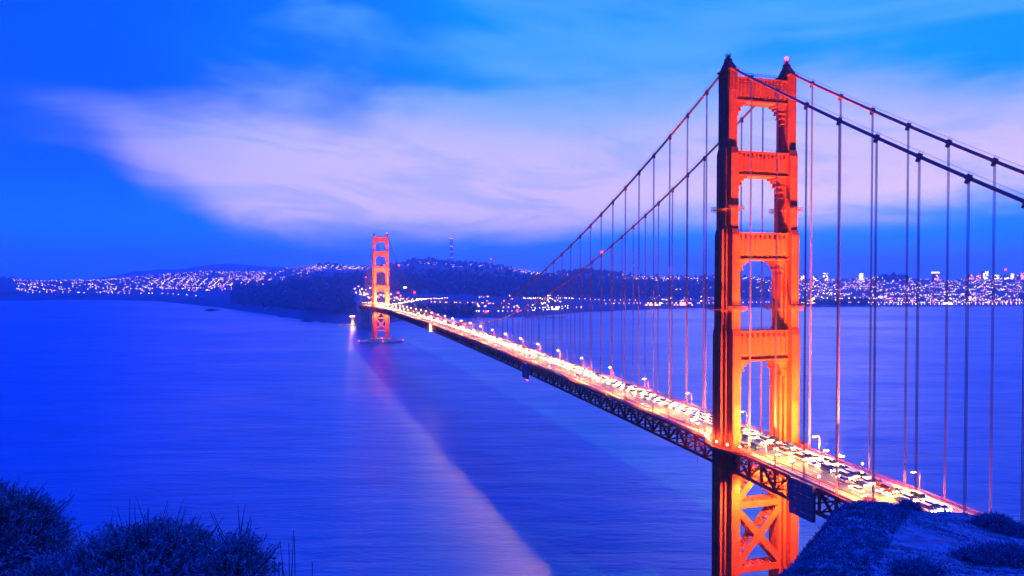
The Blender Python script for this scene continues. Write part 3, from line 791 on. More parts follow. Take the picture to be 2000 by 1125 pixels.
for ty, nm in ((0, 'large'), (SPAN, 'small far')):
    for dy, tz, en, an, ln in ((-36, 205, 2.3e6, 44, 'second lamp post'), (-28, 100, 0.75e6, 116, 'walkway lamp')):
        for sx in (-1, 1):
            y = ty + dy
            sd_ = 'nearer' if sx < 0 else 'farther'
            far_ = 'tall-aimed ' if dy < -30 else 'low-aimed '
            flood((sx * 10.6, y, road_z(y) + .27), (sx * 9.5, ty - 5, tz), en * (1 if ty == 0 else 2.6), an, f'{far_}amber floodlight on the {sd_} walkway, camera side of the {nm} tower')
    for sx in (-1, 1):
        y = ty + 30
        flood((sx * 10.6, y, road_z(y) + .27), (sx * 9.5, ty + 5, 150), 4e5, 60, f'amber floodlight on the {"nearer" if sx < 0 else "farther"} walkway behind the {nm} tower')
    # below the deck
    flood((-12.6, ty - 22, road_z(ty - 22) - 12.6), (2, ty - 3, 34), 6e5, 120, f'amber floodlight slung under the truss, camera side of the {nm} tower')
    flood((10.5, ty - 24, road_z(ty - 24) - 12.6), (0, ty - 3, 40), 6e5, 120, f'amber floodlight slung under the farther truss of the {nm} tower')
    flood((-12.6, ty + 23, road_z(ty + 23) - 12.6), (2, ty + 3, 40), 6e4, 120, f'amber floodlight slung under the truss behind the {nm} tower')

# ---- globe lamps along the railing round the large tower ------------
gpost = MB().tube([(0, 0, 0), (0, 0, 2.0)], .07, 6).mesh('post', 'dark_metal')
gball = MB().ball((0, 0, 2.2), .3, 0, 8, 6).mesh('globe', 'bulb_glow')
gl = bpy.data.lights.new('globe_light', 'POINT'); gl.energy = 1500; gl.color = AMBER; gl.shadow_soft_size = .3
for k, a in enumerate((-62, -34, -8, 20, 44, 62)):
    a = R_(a); p = (-(HX - 2.2 + 7.9 * math.cos(a)), 13.1 * math.sin(a), 75.2)
    t = tag(empty('globe_lamp', p), 'small amber globe lamp on the walkway rail curving round the large tower', 'lamp', 'globe lamps round the tower leg')
    put('post', gpost, t); put('globe', gball, t)
    o = bpy.data.objects.new('globe_light', gl); COL.objects.link(o); o.parent = t; o.location = (0, 0, 2.7)
for x, y, lb in ((-12.7, -52, 'globe lamp on a post by the maintenance screen'), (12.4, -33, 'left one of two globe lamps on the farther rail right of the large tower'), (12.4, -44, 'single globe lamp on the farther rail, nearer the hill')):
    t = tag(empty('globe_lamp', (x, y, road_z(y) + .27)), lb, 'lamp'); put('post', gpost, t, scale=(1, 1, 1.35)); put('globe', gball, t, (0, 0, .7))
    o = bpy.data.objects.new('globe_light', gl); COL.objects.link(o); o.parent = t; o.location = (0, 0, 3.5)

# ---- maintenance screens hung on the truss ---------------------------
def screen(name, y0, y1, z0, z1, label, panels):
    t = tag(empty(name, (-HX - .6, (y0 + y1) / 2, z0)), label, 'screen')
    L_ = y1 - y0; H_ = z1 - z0
    fr = MB()
    for y in (-L_ / 2, L_ / 2):
        for x in (-.9, .1): fr.box(x - .08, x + .08, y - .08, y + .08, 0, H_ + .6)
    for z in (0, H_): fr.box(-1.0, .2, -L_ / 2 - .1, L_ / 2 + .1, z - .1, z + .1)
    fr.build('frame', 'dark_metal', t)
    nx, nz = panels
    pm = MB().box(-.06, .0, -L_ / nx / 2 + .03, L_ / nx / 2 - .03, .03, H_ / nz - .03).mesh('panel', 'screen_cloth')
    for i in range(nx):
        for j in range(nz): put('panel', pm, t, (-1.02 - .03 * ((i + j) % 2), -L_ / 2 + (i + .5) * L_ / nx, j * H_ / nz))
    pe = MB().box(-.9, .1, -.04, .04, .1, H_).mesh('end_panel', 'screen_cloth')
    for y in (-L_ / 2 - .16, L_ / 2 + .16): put('end_panel', pe, t, (0, y, 0))
    return t
screen('maintenance_screen', -52, -40.3, 61.4, 73.4, 'dark panelled maintenance screen hung on the truss beside the hill', (4, 6))
s2 = screen('inspection_platform', 249, 261, 67, 78.2, 'small dark inspection cabin hanging from the middle of the deck truss', (3, 4))
o = MB().ball((0, 0, 0), .45, 0).build('red_lamp', 'red_glow', s2, (-1.0, -5.5, -.7)); light('POINT', 'red_light', o, (-.9, 0, -.6), 250, (1, .05, .1), .3)
t = tag(empty('navigation_lights', (-HX - .75, 635, 72)), 'column of yellow navigation lights on the truss at mid span', 'lamp')
MB().box(-.12, .12, -.12, .12, 0, 11).build('post', 'dark_metal', t)
for z in (1, 4.5, 8): MB().ball((-.4, 0, z), .55, 0).build('lamp', 'bulb_glow', t)
light('POINT', 'navigation_light', t, (-1.6, 0, 4), 25000, (1, .6, .2), .5)

# ---- traffic ---------------------------------------------------------
def car_bodies(kind):
    L_, Wd, Hh = {'saloon': (4.5, 1.8, 1.42), 'estate': (4.7, 1.85, 1.68), 'van': (5.4, 2.0, 2.3)}[kind]
    h = L_ / 2
    lo_ = {'saloon': [(-h, .28), (-h, .62), (-h + .25, .78), (-h + 1.25, .90), (h - .75, .95), (h - .05, .88), (h, .55), (h, .28)],
           'estate': [(-h, .32), (-h, .75), (-h + .2, .92), (-h + 1.15, 1.02), (h - .4, 1.06), (h, .98), (h, .32)],
           'van': [(-h, .36), (-h, .9), (-h + .25, 1.08), (-h + .9, 1.2), (h - .3, 1.24), (h, 1.2), (h, .36)]}[kind]
    cab_ = {'saloon': [(-h + 1.25, .9), (-h + 2.0, Hh), (h - 1.45, Hh), (h - .75, .95)], 'estate': [(-h + 1.15, 1.02), (-h + 1.85, Hh), (h - .75, Hh), (h - .25, 1.06)], 'van': [(-h + .9, 1.2), (-h + 1.55, Hh), (h - .35, Hh), (h - .12, 1.22)]}[kind]
    body = MB(); n = len(lo_); w = Wd / 2
    body.add([(-w, y, z) for y, z in lo_] + [(w, y, z) for y, z in lo_], [tuple(range(n))[::-1], tuple(range(n, 2 * n))] + [(i, (i + 1) % n, n + (i + 1) % n, n + i) for i in range(n)])
    cabin = MB(); n = 4; a, b = w * .94, w * .78; xs = [a, b, b, a]
    cabin.add([(-x, y, z) for x, (y, z) in zip(xs, cab_)] + [(x, y, z) for x, (y, z) in zip(xs, cab_)], [(0, 1, 2, 3), (7, 6, 5, 4), (0, 4, 5, 1), (2, 6, 7, 3)])
    roof = MB(); (y1_, z1_), (y2_, z2_) = cab_[1], cab_[2]
    roof.box(-b, b, y1_ - .02, y2_ + .02, z1_ - .03, z1_ + .04)
    wh = MB()
    hl = MB(); tl = MB()
    zf = lo_[1][1] - .02
    for s in (-1, 1):
        hl.ball((s * w * .70, -h - .01, zf), .25, 0, 6, 4); tl.box(s * w * .75 - .2, s * w * .75 + .2, h + .003, h + .06, lo_[-2][1] - .1 if kind == 'saloon' else .8, (lo_[-2][1] + .08) if kind == 'saloon' else 1.15)
    return body, cabin, roof, hl, tl, h, w
def wheel_mb(x, y):
    m_ = MB(); m_.tube([(x - .11, y, .32), (x + .11, y, .32)], .32, 10); return m_
def shift(mb_, dx_=0, dy_=0, dz_=0): mb_.v = [(a + dx_, b + dy_, c + dz_) for a, b, c in mb_.v]; return mb_
PAINT = ['car_white', 'car_silver', 'car_dark', 'car_red', 'car_blue']; PN = ['white', 'silver', 'dark', 'red', 'blue']
KIND = {}
for kd in ('saloon', 'estate', 'van'):
    body, cabin, roof, hl, tl, h, w = car_bodies(kd)
    KIND[kd] = dict(body=[body.mesh('body', p) for p in PAINT], windows=cabin.mesh('windows', 'car_glass'), roof=[roof.mesh('roof', p) for p in PAINT],
                    wheel=wheel_mb(0, 0).mesh('wheel', 'tyre'), hl=[], tl=[], h=h, w=w)
    b2, c2, r2, hl2, tl2, _, _ = car_bodies(kd)
    KIND[kd]['lights'] = hl2.mesh('headlight', 'headlight_glow'); KIND[kd]['tails'] = tl2.mesh('taillight', 'taillight_glow')
    one = MB(); one.ball((0, 0, 0), .25, 0, 6, 4); KIND[kd]['one_hl'] = one.mesh('headlight', 'headlight_glow'); KIND[kd]['zf'] = {'saloon': .60, 'estate': .73, 'van': .88}[kd]
    KIND[kd]['one_tl'] = MB().box(-.2, .2, 0, .06, -.12, .12).mesh('taillight', 'taillight_glow'); KIND[kd]['zt'] = {'saloon': .78, 'estate': .95, 'van': 1.05}[kd]
    full = []
    for p in range(5):
        q = MB(); q.add(b2.v, b2.f, 0); q.add(c2.v, c2.f, 1); q.add(r2.v, r2.f, 0); q.add(hl2.v, hl2.f, 2); q.add(tl2.v, tl2.f, 3)
        for sx in (-1, 1):
            for yy in (-h + .85, h - .85): wm = wheel_mb(sx * (w - .12), yy); q.add(wm.v, wm.f, 4)
        full.append(q); 
    KIND[kd]['full'] = full
    KIND[kd]['fullm'] = [q.mesh('car', [PAINT[p], 'car_glass', 'headlight_glow', 'taillight_glow', 'tyre']) for p, q in enumerate(full)]
def car(kd, p, x, y, away, parts):
    K = KIND[kd]; sl_ = math.atan(road_z(y + .5) - road_z(y - .5)); rz = math.pi if away else 0
    nm = 'van' if kd == 'van' else 'car'
    what = {'saloon': 'saloon car', 'estate': 'tall estate car', 'van': 'van'}[kd]
    where = 'right of the large tower' if y < -10 else 'beside the large tower' if y < 75 else 'on the main span'
    lane = {2: 'by the centre line', 5: 'in the middle lane', 8: 'by the farther kerb'}[min((2, 5, 8), key=lambda q_: abs(q_ - x))]
    if away: lb, gr = f'{PN[p]} {what} showing red tail lights {where}', f'departing {PN[p]} {what}s {where}'
    else: lb, gr = f'{PN[p]} {what} with bright headlights {lane} {where}', f'oncoming {PN[p]} {what}s {lane} {where}'
    loc = (x, y, road_z(y) + .008); rot = (-sl_ if away else sl_, 0, rz)
    if not parts:
        o = put(nm, K['fullm'][p], None, loc, rot); tag(o, lb, nm, gr); return
    t = tag(empty(nm, loc), lb, nm, gr); t.rotation_euler = rot
    b = put('body', K['body'][p], t); put('windows', K['windows'], t); put('roof', K['roof'][p], t)
    for sx in (-1, 1):
        put('headlight', K['one_hl'], t, (sx * K['w'] * .70, -K['h'] - .01, K['zf'])); put('taillight', K['one_tl'], t, (sx * K['w'] * .72, K['h'] + .003, K['zt']))
        for yy in (-K['h'] + .85, K['h'] - .85): put('wheel', K['wheel'], t, (sx * (K['w'] - .12), yy, 0))
rc = random.Random(3); stuff = MB(); n_ind = 0
cars = []
for lx in (1.6, 4.8, 8.0):
    y = -105 + rc.random() * 5
    while y < Y1 + 20:
        cars.append((y, lx + rc.uniform(-.2, .2), rc.choice(['saloon', 'saloon', 'estate', 'van']), rc.choices(range(5), [5, 4, 1.2, .8, .5])[0], False)); y += rc.uniform(6.6, 9.0)
for lx in (-1.6, -4.8, -8.0):
    y = -90 + rc.random() * 40
    while y < Y1 + 20:
        cars.append((y, lx + rc.uniform(-.2, .2), rc.choice(['saloon', 'saloon', 'estate', 'van']), rc.choices(range(5), [5, 4, 1.2, .8, .5])[0], True)); y += rc.uniform(38, 90)
cars.sort()
for i, (y, x, kd, p, aw) in enumerate(cars):
    if i < 280: car(kd, p, x, y, aw, y < 75)
    else:
        q = KIND[kd]['full'][2]; s_ = -1 if aw else 1; zz = road_z(y) + .01
        o_ = len(stuff.v); stuff.v += [(a * s_ + x, b * s_ + y, c + zz) for a, b, c in q.v]; stuff.f += [tuple(k + o_ for k in f) for f in q.f]; stuff.mi += q.mi
tag(stuff.build('distant_traffic', ['car_dark', 'car_glass', 'headlight_glow', 'taillight_glow', 'tyre']), 'far queue of cars with headlights merging into one bright line', 'traffic', kind='stuff')

# ================================================================== THE FAR SHORE
def place(u, t):
    """a spot on the far land: bearing u, t = how far up the slope (1 shore ... 5 back ridge)"""
    pd, _ = land_profile(u); D = float(np.interp(t, np.arange(len(pd)), pd)); return D, wpos(D, u=u, z=land_z(u, D))
FACE = -YAW
def house_geo(rs):
    w = rs.uniform(7, 12); d = rs.uniform(8, 14); h = rs.uniform(5.5, 9.5); mb_ = MB(); x, y = w / 2, d / 2
    mb_.box(-x, x, -y, y, -3, h, 0)
    r_ = rs.uniform(1.5, 3.2)
    mb_.add([(-x - .4, -y - .4, h + .003), (x + .4, -y - .4, h + .003), (x + .4, y + .4, h + .003), (-x - .4, y + .4, h + .003), (0, -y - .4, h + r_), (0, y + .4, h + r_)], [(0, 3, 2, 1), (0, 1, 4), (2, 3, 5), (1, 2, 5, 4), (3, 0, 4, 5)], 1)
    col = rs.choices([2, 3, 4], [.50, .26, .24])[0]; lit = 0
    for fl in range(int(h // 3)):
        for k in (-.5, 0, .5):
            on = rs.random() < .26; z = 1.0 + fl * 3; lit += on
            mb_.box(k * w - .8 * (k > 0) + .0 - .1 if False else k * x * 1.2 - .75, k * x * 1.2 + .75, -y - .06, -y - .003, z, z + 1.7, col if on else 5)
            on = rs.random() < .25
            mb_.box(k * x * 1.2 - .75, k * x * 1.2 + .75, y + .003, y + .06, z, z + 1.7, col if on else 5)
        for k in (-.5, .5):
            for sx in (-1, 1):
                a, b = sorted((sx * (x + .003), sx * (x + .06))); mb_.box(a, b, k * y * 1.1 - .75, k * y * 1.1 + .75, 1 + fl * 3, 2.7 + fl * 3, col if rs.random() < .25 else 5)
    # porch lamp
    mb_.box(-1.1, 1.1, -y - .5, -y - .1, 1.0, 3.0, rs.choice([2, 3, 4, 2]))
    return mb_
HM = ['town_wall', 'town_roof', 'window_white', 'window_pink', 'window_amber', 'window_dark']
rs = random.Random(5)
HOUSES = [house_geo(rs) for _ in range(14)]
HMESH = [h_.mesh('house', HM) for h_ in HOUSES]
HCOL = [max((h_.mi.count(2), 'white-lit'), (h_.mi.count(3), 'pink-lit'), (h_.mi.count(4), 'amber-lit'))[1] for h_ in HOUSES]
TOWNS = [  # u0 u1 t0 t1 count, where
    (25, 300, 2.35, 4.9, 330, 'hillside town left of the bridge, above the open water'),
    (290, 520, 2.75, 5.0, 380, 'hillside town left of the bridge, below the blue mountain'),
    (430, 610, 3.9, 5.0, 120, 'slope by the dazzling stadium light'),
    (598, 722, 4.55, 5.02, 130, 'wooded hill just left of the small tower'),
    (905, 1060, 4.55, 5.0, 110, 'slope right of the lattice mast'),
    (770, 905, 4.5, 4.75, 70, 'slope round the lit hospital'), (690, 800, 2.3, 2.9, 60, 'wooded bank behind the small tower'),
    (1000, 1110, 4.3, 4.9, 50, 'slope right of the lattice mast'),
    (1185, 1330, 4.35, 5.0, 150, 'ridge left of the large tower'),
    (1300, 1560, 3.3, 5.0, 300, 'ridge seen behind the large tower'),
    (1270, 1420, 2.2, 3.2, 60, 'low shore left of the large tower'),
    (1540, 2030, 2.3, 5.0, 1250, 'crowded city slope right of the large tower'),
    (930, 1100, 2.1, 3.0, 40, 'dark shore in front of the forest'),
]
spots = []
for u0, u1, t0, t1, n, where in TOWNS:
    k = 0
    while k < n:
        u = rs.uniform(u0, u1); t = rs.uniform(t0, t1)
        if vnoise(np.array(u / 18.), np.array(t * 4.2), 31) + rs.uniform(-.35, .35) < -.12: continue
        D, p = place(u, t); spots.append((D, p, where, u, t)); k += 1
spots.sort(key=lambda q: q[0])
stuff = MB()
pick = set(rs.sample(range(len(spots)), 0)) | set(range(290))
for i, (D, p, where, u, t) in enumerate(spots):
    k = rs.randrange(len(HOUSES)); rz = FACE + rs.uniform(-.35, .35); s_ = rs.uniform(.85, 1.35)
    if i in pick:
        o = put('house', HMESH[k], None, p, (0, 0, rz), (s_, s_, s_))
        if u >= 1540 and t > 2: where = 'city slope ' + next(w_ for lim, w_ in ((1600, 'behind the floodlit rotunda'), (1650, 'below the twin-topped dark tower block'), (1705, 'below the squat white tower block'), (1775, 'below the rounded dark hill'), (1845, 'below the band-topped tower'), (1885, 'behind the moored ship'), (1940, 'behind the amber tower house'), (9999, 'below the domed tower')) if u < lim)
        lb = f"small house with {HCOL[k]} windows on the {where}"
        tag(o, lb, 'house', lb.replace('small house', 'houses'))
    else:
        c, sn = math.cos(rz) * s_, math.sin(rz) * s_; q = HOUSES[k]; o_ = len(stuff.v)
        stuff.v += [(a * c - b * sn + p.x, a * sn + b * c + p.y, z * s_ + p.z) for a, b, z in q.v]; stuff.f += [tuple(j + o_ for j in f) for f in q.f]; stuff.mi += q.mi
tag(stuff.build('town_houses', HM), 'mass of lit houses covering the far city slopes', 'houses', kind='stuff')

# ---- far street lamps
def far_lamp(col): 
    return MB().tube([(0, 0, 0), (0, 0, 8.2)], .14, 4, 0).bar((0, 0, 8.2), (0, -1.6, 8.5), .2, .2, mi=0).ball((0, -1.6, 8.9), 1.25, 1, 6, 4).mesh('far_street_lamp', ['dark_metal', col])
FL = {'amber': far_lamp('street_amber'), 'white': far_lamp('street_white')}
FLG = MB().tube([(0, 0, 0), (0, 0, 8.2)], .14, 4, 0).ball((0, 0, 8.9), 1.25, 1, 6, 4)
lamps = []
def row(u0, t0, u1, t1, n, col, where, jit=0.0):
    for k in range(n):
        f = (k + rs.uniform(-.3, .3)) / max(1, n - 1); u = u0 + (u1 - u0) * f + rs.uniform(-jit, jit); t = max(1.03, t0 + (t1 - t0) * f)
        D, p = place(u, t); lamps.append((D, p, col if isinstance(col, str) else rs.choice(col), where))
row(1185, 2.05, 1560, 2.0, 46, ['amber', 'amber', 'white'], 'waterfront left of the large tower', 2)
row(1560, 1.75, 2010, 1.7, 90, ['amber', 'amber', 'white'], 'waterfront right of the large tower', 2)
row(1700, 1.15, 2010, 1.12, 36, ['white', 'amber'], 'quay at the foot of the city')
row(1575, 1.5, 1605, 1.7, 14, 'amber', 'bright forecourt just right of the large tower', 6)
row(1025, 2.62, 1120, 2.55, 24, ['white', 'white', 'amber'], 'straight forest road, in place of car light trails')  # lamps added here in place of the light trails of passing cars
row(1130, 2.5, 1240, 2.45, 12, 'amber', 'straight forest road, in place of car light trails')
row(930, 1.5, 1130, 1.55, 26, ['white', 'amber', 'white'], 'low shore road behind the mid span', 6)
row(1040, 1.9, 1110, 1.9, 12, ['white'], 'low shore road behind the mid span')
row(770, 2.35, 875, 2.55, 40, ['amber', 'amber', 'white'], 'toll plaza behind the small tower', 7)
row(700, 2.4, 770, 2.45, 26, ['amber', 'white'], 'toll plaza behind the small tower', 9)
row(840, 2.2, 990, 2.25, 22, ['amber'], 'lane through the dark woods right of the small tower', 5)
row(545, 3.05, 625, 3.0, 9, ['amber', 'white'], 'bluff road left of the small tower')
row(452, 2.75, 482, 2.8, 4, 'amber', 'bluff road left of the small tower')
row(50, 2.05, 380, 2.1, 26, ['white', 'amber'], 'beach road under the left-hand town', 6)
for k in range(15):     # streets climbing the left-hand town
    u = 300 + k * 15 + rs.uniform(-4, 4); row(u, 3.2, u + 16, 4.0, 9, ['amber', 'white'], 'climbing streets of the left-hand town')
for k in range(9):
    u = 610 + k * 12; row(u, 4.6, u + 9, 4.95, 6, ['white', 'amber'], 'wooded hill left of the small tower')
for k in range(150):
    u = rs.uniform(1560, 2015); row(u, rs.uniform(2.2, 4.6), u + 1, 2, 1, ['amber', 'white', 'amber'], 'streets of the city right of the large tower')
for k in range(8):
    u = rs.uniform(1580, 1960); t_ = rs.uniform(2.4, 4.2); row(u, t_, u + rs.uniform(14, 34), t_ + rs.uniform(-.08, .08), 6, ['amber', 'white'], 'streets of the city right of the large tower')
lamps.sort(key=lambda q: q[0]); stuff = MB(); ni = 0
for D, p, col, where in lamps:
    s_ = .62 + D / 9000
    if ni < 270:
        o = put('far_street_lamp', FL[col], None, p, (0, 0, FACE), (s_,) * 3); tag(o, f'tiny {col} street lamp on the {where}', 'street lamp', f'{col} lamps on the {where}'); ni += 1
    else:
        o_ = len(stuff.v); stuff.v += [(a * s_ + p.x, b * s_ + p.y, c * s_ + p.z) for a, b, c in FLG.v]; stuff.f += [tuple(j + o_ for j in f) for f in FLG.f]; stuff.mi += [0 if m_ == 0 else (1 if col == 'amber' else 2) for m_ in FLG.mi]
tag(stuff.build('street_lamps', ['dark_metal', 'street_amber', 'street_white']), 'scattered far street lamps glittering over the city slopes', 'street lamps', kind='stuff')

# ---- woodland on the dark hills
stuff = MB(); blob = MB().ball((0, 0, 0), 1, 0, 7, 4)
woods = [(560, 690, 1.5, 4.25, 900), (690, 1500, 2.95, 4.25, 2800), (690, 930, 1.35, 2.05, 350), (450, 620, 1.5, 3.6, 800), (-60, 40, 4.5, 5.0, 50), (740, 1000, 4.4, 5.0, 260), (1090, 1215, 4.3, 5.0, 220), (1715, 1775, 4.4, 5.0, 70), (1560, 1700, 1.6, 2.4, 160), (620, 720, 4.75, 5.02, 60), (1215, 1560, 4.8, 5.02, 60)]
for u0, u1, t0, t1, n in woods:
    for k in range(n):
        u = rs.uniform(u0, u1); D, p = place(u, rs.uniform(t0, t1)); r_ = rs.uniform(5, 11) * (.7 + D / 9000); hgt = rs.uniform(1.1, 1.9); o_ = len(stuff.v)
        for a, b, c in blob.v:
            j = rs.uniform(.7, 1.25); stuff.v.append((p.x + a * r_ * j, p.y + b * r_ * j, p.z + (c + .55) * r_ * hgt * .75 * j))
        stuff.f += [tuple(q + o_ for q in f) for f in blob.f]; stuff.mi += blob.mi
tag(stuff.build('woodland', 'wood_crown'), 'dark woodland covering the hills behind the bridge', 'woods', kind='stuff')

# ---- single buildings one can pick out
def tower_block(label, u, D, v0, v1, wpx, floors, cols, lit, glow='window_white', depth=24, crown=None, cat='building', round_=False):
    z0 = CAM.z - (v1 - 536) / FPX * D; z1 = CAM.z - (v0 - 536) / FPX * D; w = wpx / FPX * D / 2; h = z1 - z0
    t = tag(empty('city_building', wpos(D, u=u, z=z0), FACE), label, cat); d = min(depth, w * 2) / 2
    wl = MB()
    if round_:
        pl = [(w * math.cos(a), w * math.sin(a)) for a in np.linspace(0, 2 * math.pi, 17)[:-1]]; wl.prism(pl, -15, h)
    else: wl.box(-w, w, -d, d, -15, h)
    wl.build('wall', 'town_wall', t)
    on, off = MB(), MB(); fw, fh = 2 * w / cols, h / floors
    if not round_:
        for i in range(cols):
            for j in range(floors):
                (on if rs.random() < lit else off).box(-w + (i + .18) * fw, -w + (i + .82) * fw, -d - .12, -d - .003, (j + .25) * fh, (j + .8) * fh)
    else:
        for i in range(16):
            for j in range(floors):
                a = (i + .5) / 16 * 2 * math.pi; r0 = w * .985; q = (on if rs.random() < lit else off)
                q.bar((r0 * math.cos(a), r0 * math.sin(a), (j + .25) * fh), (r0 * math.cos(a), r0 * math.sin(a), (j + .8) * fh), w * .26, w * .26, (math.cos(a), math.sin(a), 0))
    if on.v: tag(on.build('lit_windows', glow, t), kind='stuff')
    if off.v: tag(off.build('dark_windows', 'window_dark', t), kind='stuff')
    if crown: MB().box(-w * 1.05, w * 1.05, -d * 1.05 if not round_ else -w, d * 1.05 if not round_ else w, h + .003, h + 5).build('roof_band', crown, t)
    else: MB().box(-w * .6, w * .6, -d * .6, d * .6, h + .003, h + 4).build('roof', 'town_roof', t)
    return t
tower_block('left wing of the brilliantly lit hospital under the lattice mast', 838, 6600, 527, 537, 10, 5, 6, .8, 'window_white')
tower_block('middle block of the brilliantly lit hospital under the lattice mast', 849, 6700, 525, 538, 11, 6, 6, .85, 'window_white')
tower_block('right block of the brilliantly lit hospital under the lattice mast', 861, 6650, 526, 538.5, 12, 6, 7, .85, 'window_white')
tower_block('low end building beside the lit hospital', 873, 6600, 532, 540, 9, 3, 6, .6, 'window_white')
tower_block('pale slab building on the skyline right of the large tower', 1566, 6000, 538, 548, 9, 7, 5, .55)
tower_block('twin-topped dark tower block with scattered lights on the skyline', 1611, 5900, 533.5, 548, 10, 9, 5, .45)
tower_block('low block left of the dark tower block on the skyline', 1592, 5950, 540, 549, 10, 5, 5, .6)
tower_block('squat white tower block with a bright stripe on the skyline', 1680, 5900, 534, 547, 9, 8, 5, .5)
tower_block('small lit block on the skyline beside the rounded dark hill', 1725, 5900, 540, 548, 7, 4, 4, .6)
tower_block('tower with a glowing white top band alone on the skyline', 1827, 5800, 533, 549, 11, 8, 5, .3, 'window_pink', crown='street_white')
tower_block('apartment block left of the skyline cluster', 1895, 5900, 536, 548, 8, 6, 5, .5, 'window_pink')
tower_block('tallest block in the skyline cluster at right', 1923, 5900, 530, 548, 10, 10, 5, .5)
tower_block('short pink-lit block in the skyline cluster', 1909, 5850, 537, 549, 9, 6, 5, .5, 'window_pink')
tower_block('white-lit slab near the right edge of the skyline', 1975, 5900, 535, 548, 6, 8, 3, .7)
tower_block('last block at the right edge of the skyline', 1996, 5900, 533, 548, 10, 8, 5, .5, 'window_pink')
tower_block('low building beside the domed tower on the skyline', 1945, 5900, 537, 547, 9, 5, 5, .5)
tower_block('long lit warehouse on the waterfront left of the large tower', 1275, 3080, 590, 597, 34, 2, 12, .6, 'window_amber')
tower_block('second lit warehouse on the waterfront left of the large tower', 1335, 3120, 590, 597, 40, 2, 14, .6, 'window_pink')
tower_block('lit shed on the low point behind the mid span', 1085, 2700, 598, 605, 16, 2, 6, .6, 'window_white')
# domed tower with a red lamp
t = tag(empty('domed_tower', wpos(5900, u=1964, v=546), FACE), 'domed tower with a red beacon on the right skyline', 'building')
MB().box(-20, 20, -14, 14, -10, 22).build('wall', 'town_wall', t); MB().ball((0, 0, 26), 15, 0, 12, 8).build('dome', 'town_roof', t)
MB().tube([(0, 0, 38), (0, 0, 78)], [2.2, .8], 6).build('spire', 'mast_white', t); MB().ball((0, 0, 82), 5.0, 0).build('beacon', 'red_glow', t)
tag(MB().box(-18, -8, -14.2, -14.003, 4, 12).box(2, 14, -14.2, -14.003, 6, 16).build('lit_windows', 'window_white', t), kind='stuff')
# floodlit rotunda
D = 3400; t = tag(empty('rotunda', wpos(D, u=1588, v=590), FACE), 'floodlit domed rotunda glowing amber beside the large tower', 'building')
for k in range(8):
    a = k * math.pi / 4; MB().tube([(12 * math.cos(a), 12 * math.sin(a), 0), (12 * math.cos(a), 12 * math.sin(a), 16)], 1.6, 6).build('column', 'town_wall', t)
MB().prism([(15 * math.cos(a), 15 * math.sin(a)) for a in np.arange(16) * math.pi / 8], 16.003, 20).build('entablature', 'town_wall', t); MB().ball((0, 0, 20), 13, 0, 16, 8, .8).build('dome', 'town_wall', t)
light('POINT', 'rotunda_light', t, (0, -22, 6), 9e5, (1, .5, .16), 1.5); light('POINT', 'rotunda_light', t, (0, 0, 9), 6e5, (1, .5, .16), 1.5)
MB().ball((-18, -20, 5), 2.6, 0).build('lantern', 'street_amber', t); MB().ball((8, -22, 4), 2.6, 0).build('lantern', 'street_amber', t); MB().ball((22, -18, 5), 2.2, 0).build('lantern', 'street_amber', t)
# amber waterfront hall and moored ship
tower_block('amber floodlit tower house on the waterfront at right', 1890, 3700, 579, 592, 9, 5, 4, .9, 'window_amber')
D = 3330; t = tag(empty('moored_ship', wpos(D, u=1853, z=0), FACE), 'brightly lit white ship moored at the quay at right', 'ship')
MB().add([(-34, -5, 6), (30, -5, 6), (40, 0, 7), (30, 5, 6), (-34, 5, 6), (-32, -4, -1), (28, -4, -1), (36, 0, -1), (28, 4, -1), (-32, 4, -1)], [(0, 1, 2, 3, 4), (0, 5, 6, 1), (1, 6, 7, 2), (2, 7, 8, 3), (3, 8, 9, 4), (4, 9, 5, 0)]).build('hull', 'boat_white', t)
MB().box(-26, 18, -4, 4, 6.003, 10).box(-20, 10, -3, 3, 10.003, 13).build('cabin', 'boat_white', t); MB().tube([(-5, 0, 13), (-5, 0, 20)], .6, 6).build('mast', 'dark_metal', t)
tag(MB().box(-25, 17, -4.2, -4.003, 7, 9.2).box(-19, 9, -3.2, -3.003, 10.8, 12.4).build('lit_windows', 'street_white', t), kind='stuff')
# bright stadium light on the left slope
for u, v, D, lb in ((518, 536, 7000, 'dazzling stadium light tower on the slope left of the small tower'), (707, 567 - 3, 3100, 'greenish white floodlight mast'), (791, 563, 3000, 'white floodlight mast behind the small tower')):
    if u == 707: continue
    s_ = D / 5200; t = tag(empty('light_mast', wpos(D, u=u, v=v + 6), FACE), lb, 'light mast'); MB().tube([(0, 0, -10), (0, 0, 26 * s_)], 1.0, 6).build('mast', 'dark_metal', t)
    MB().box(-9 * s_, 9 * s_, -2, 2, 24 * s_, 31 * s_).build('lamp_bank', 'street_white', t)
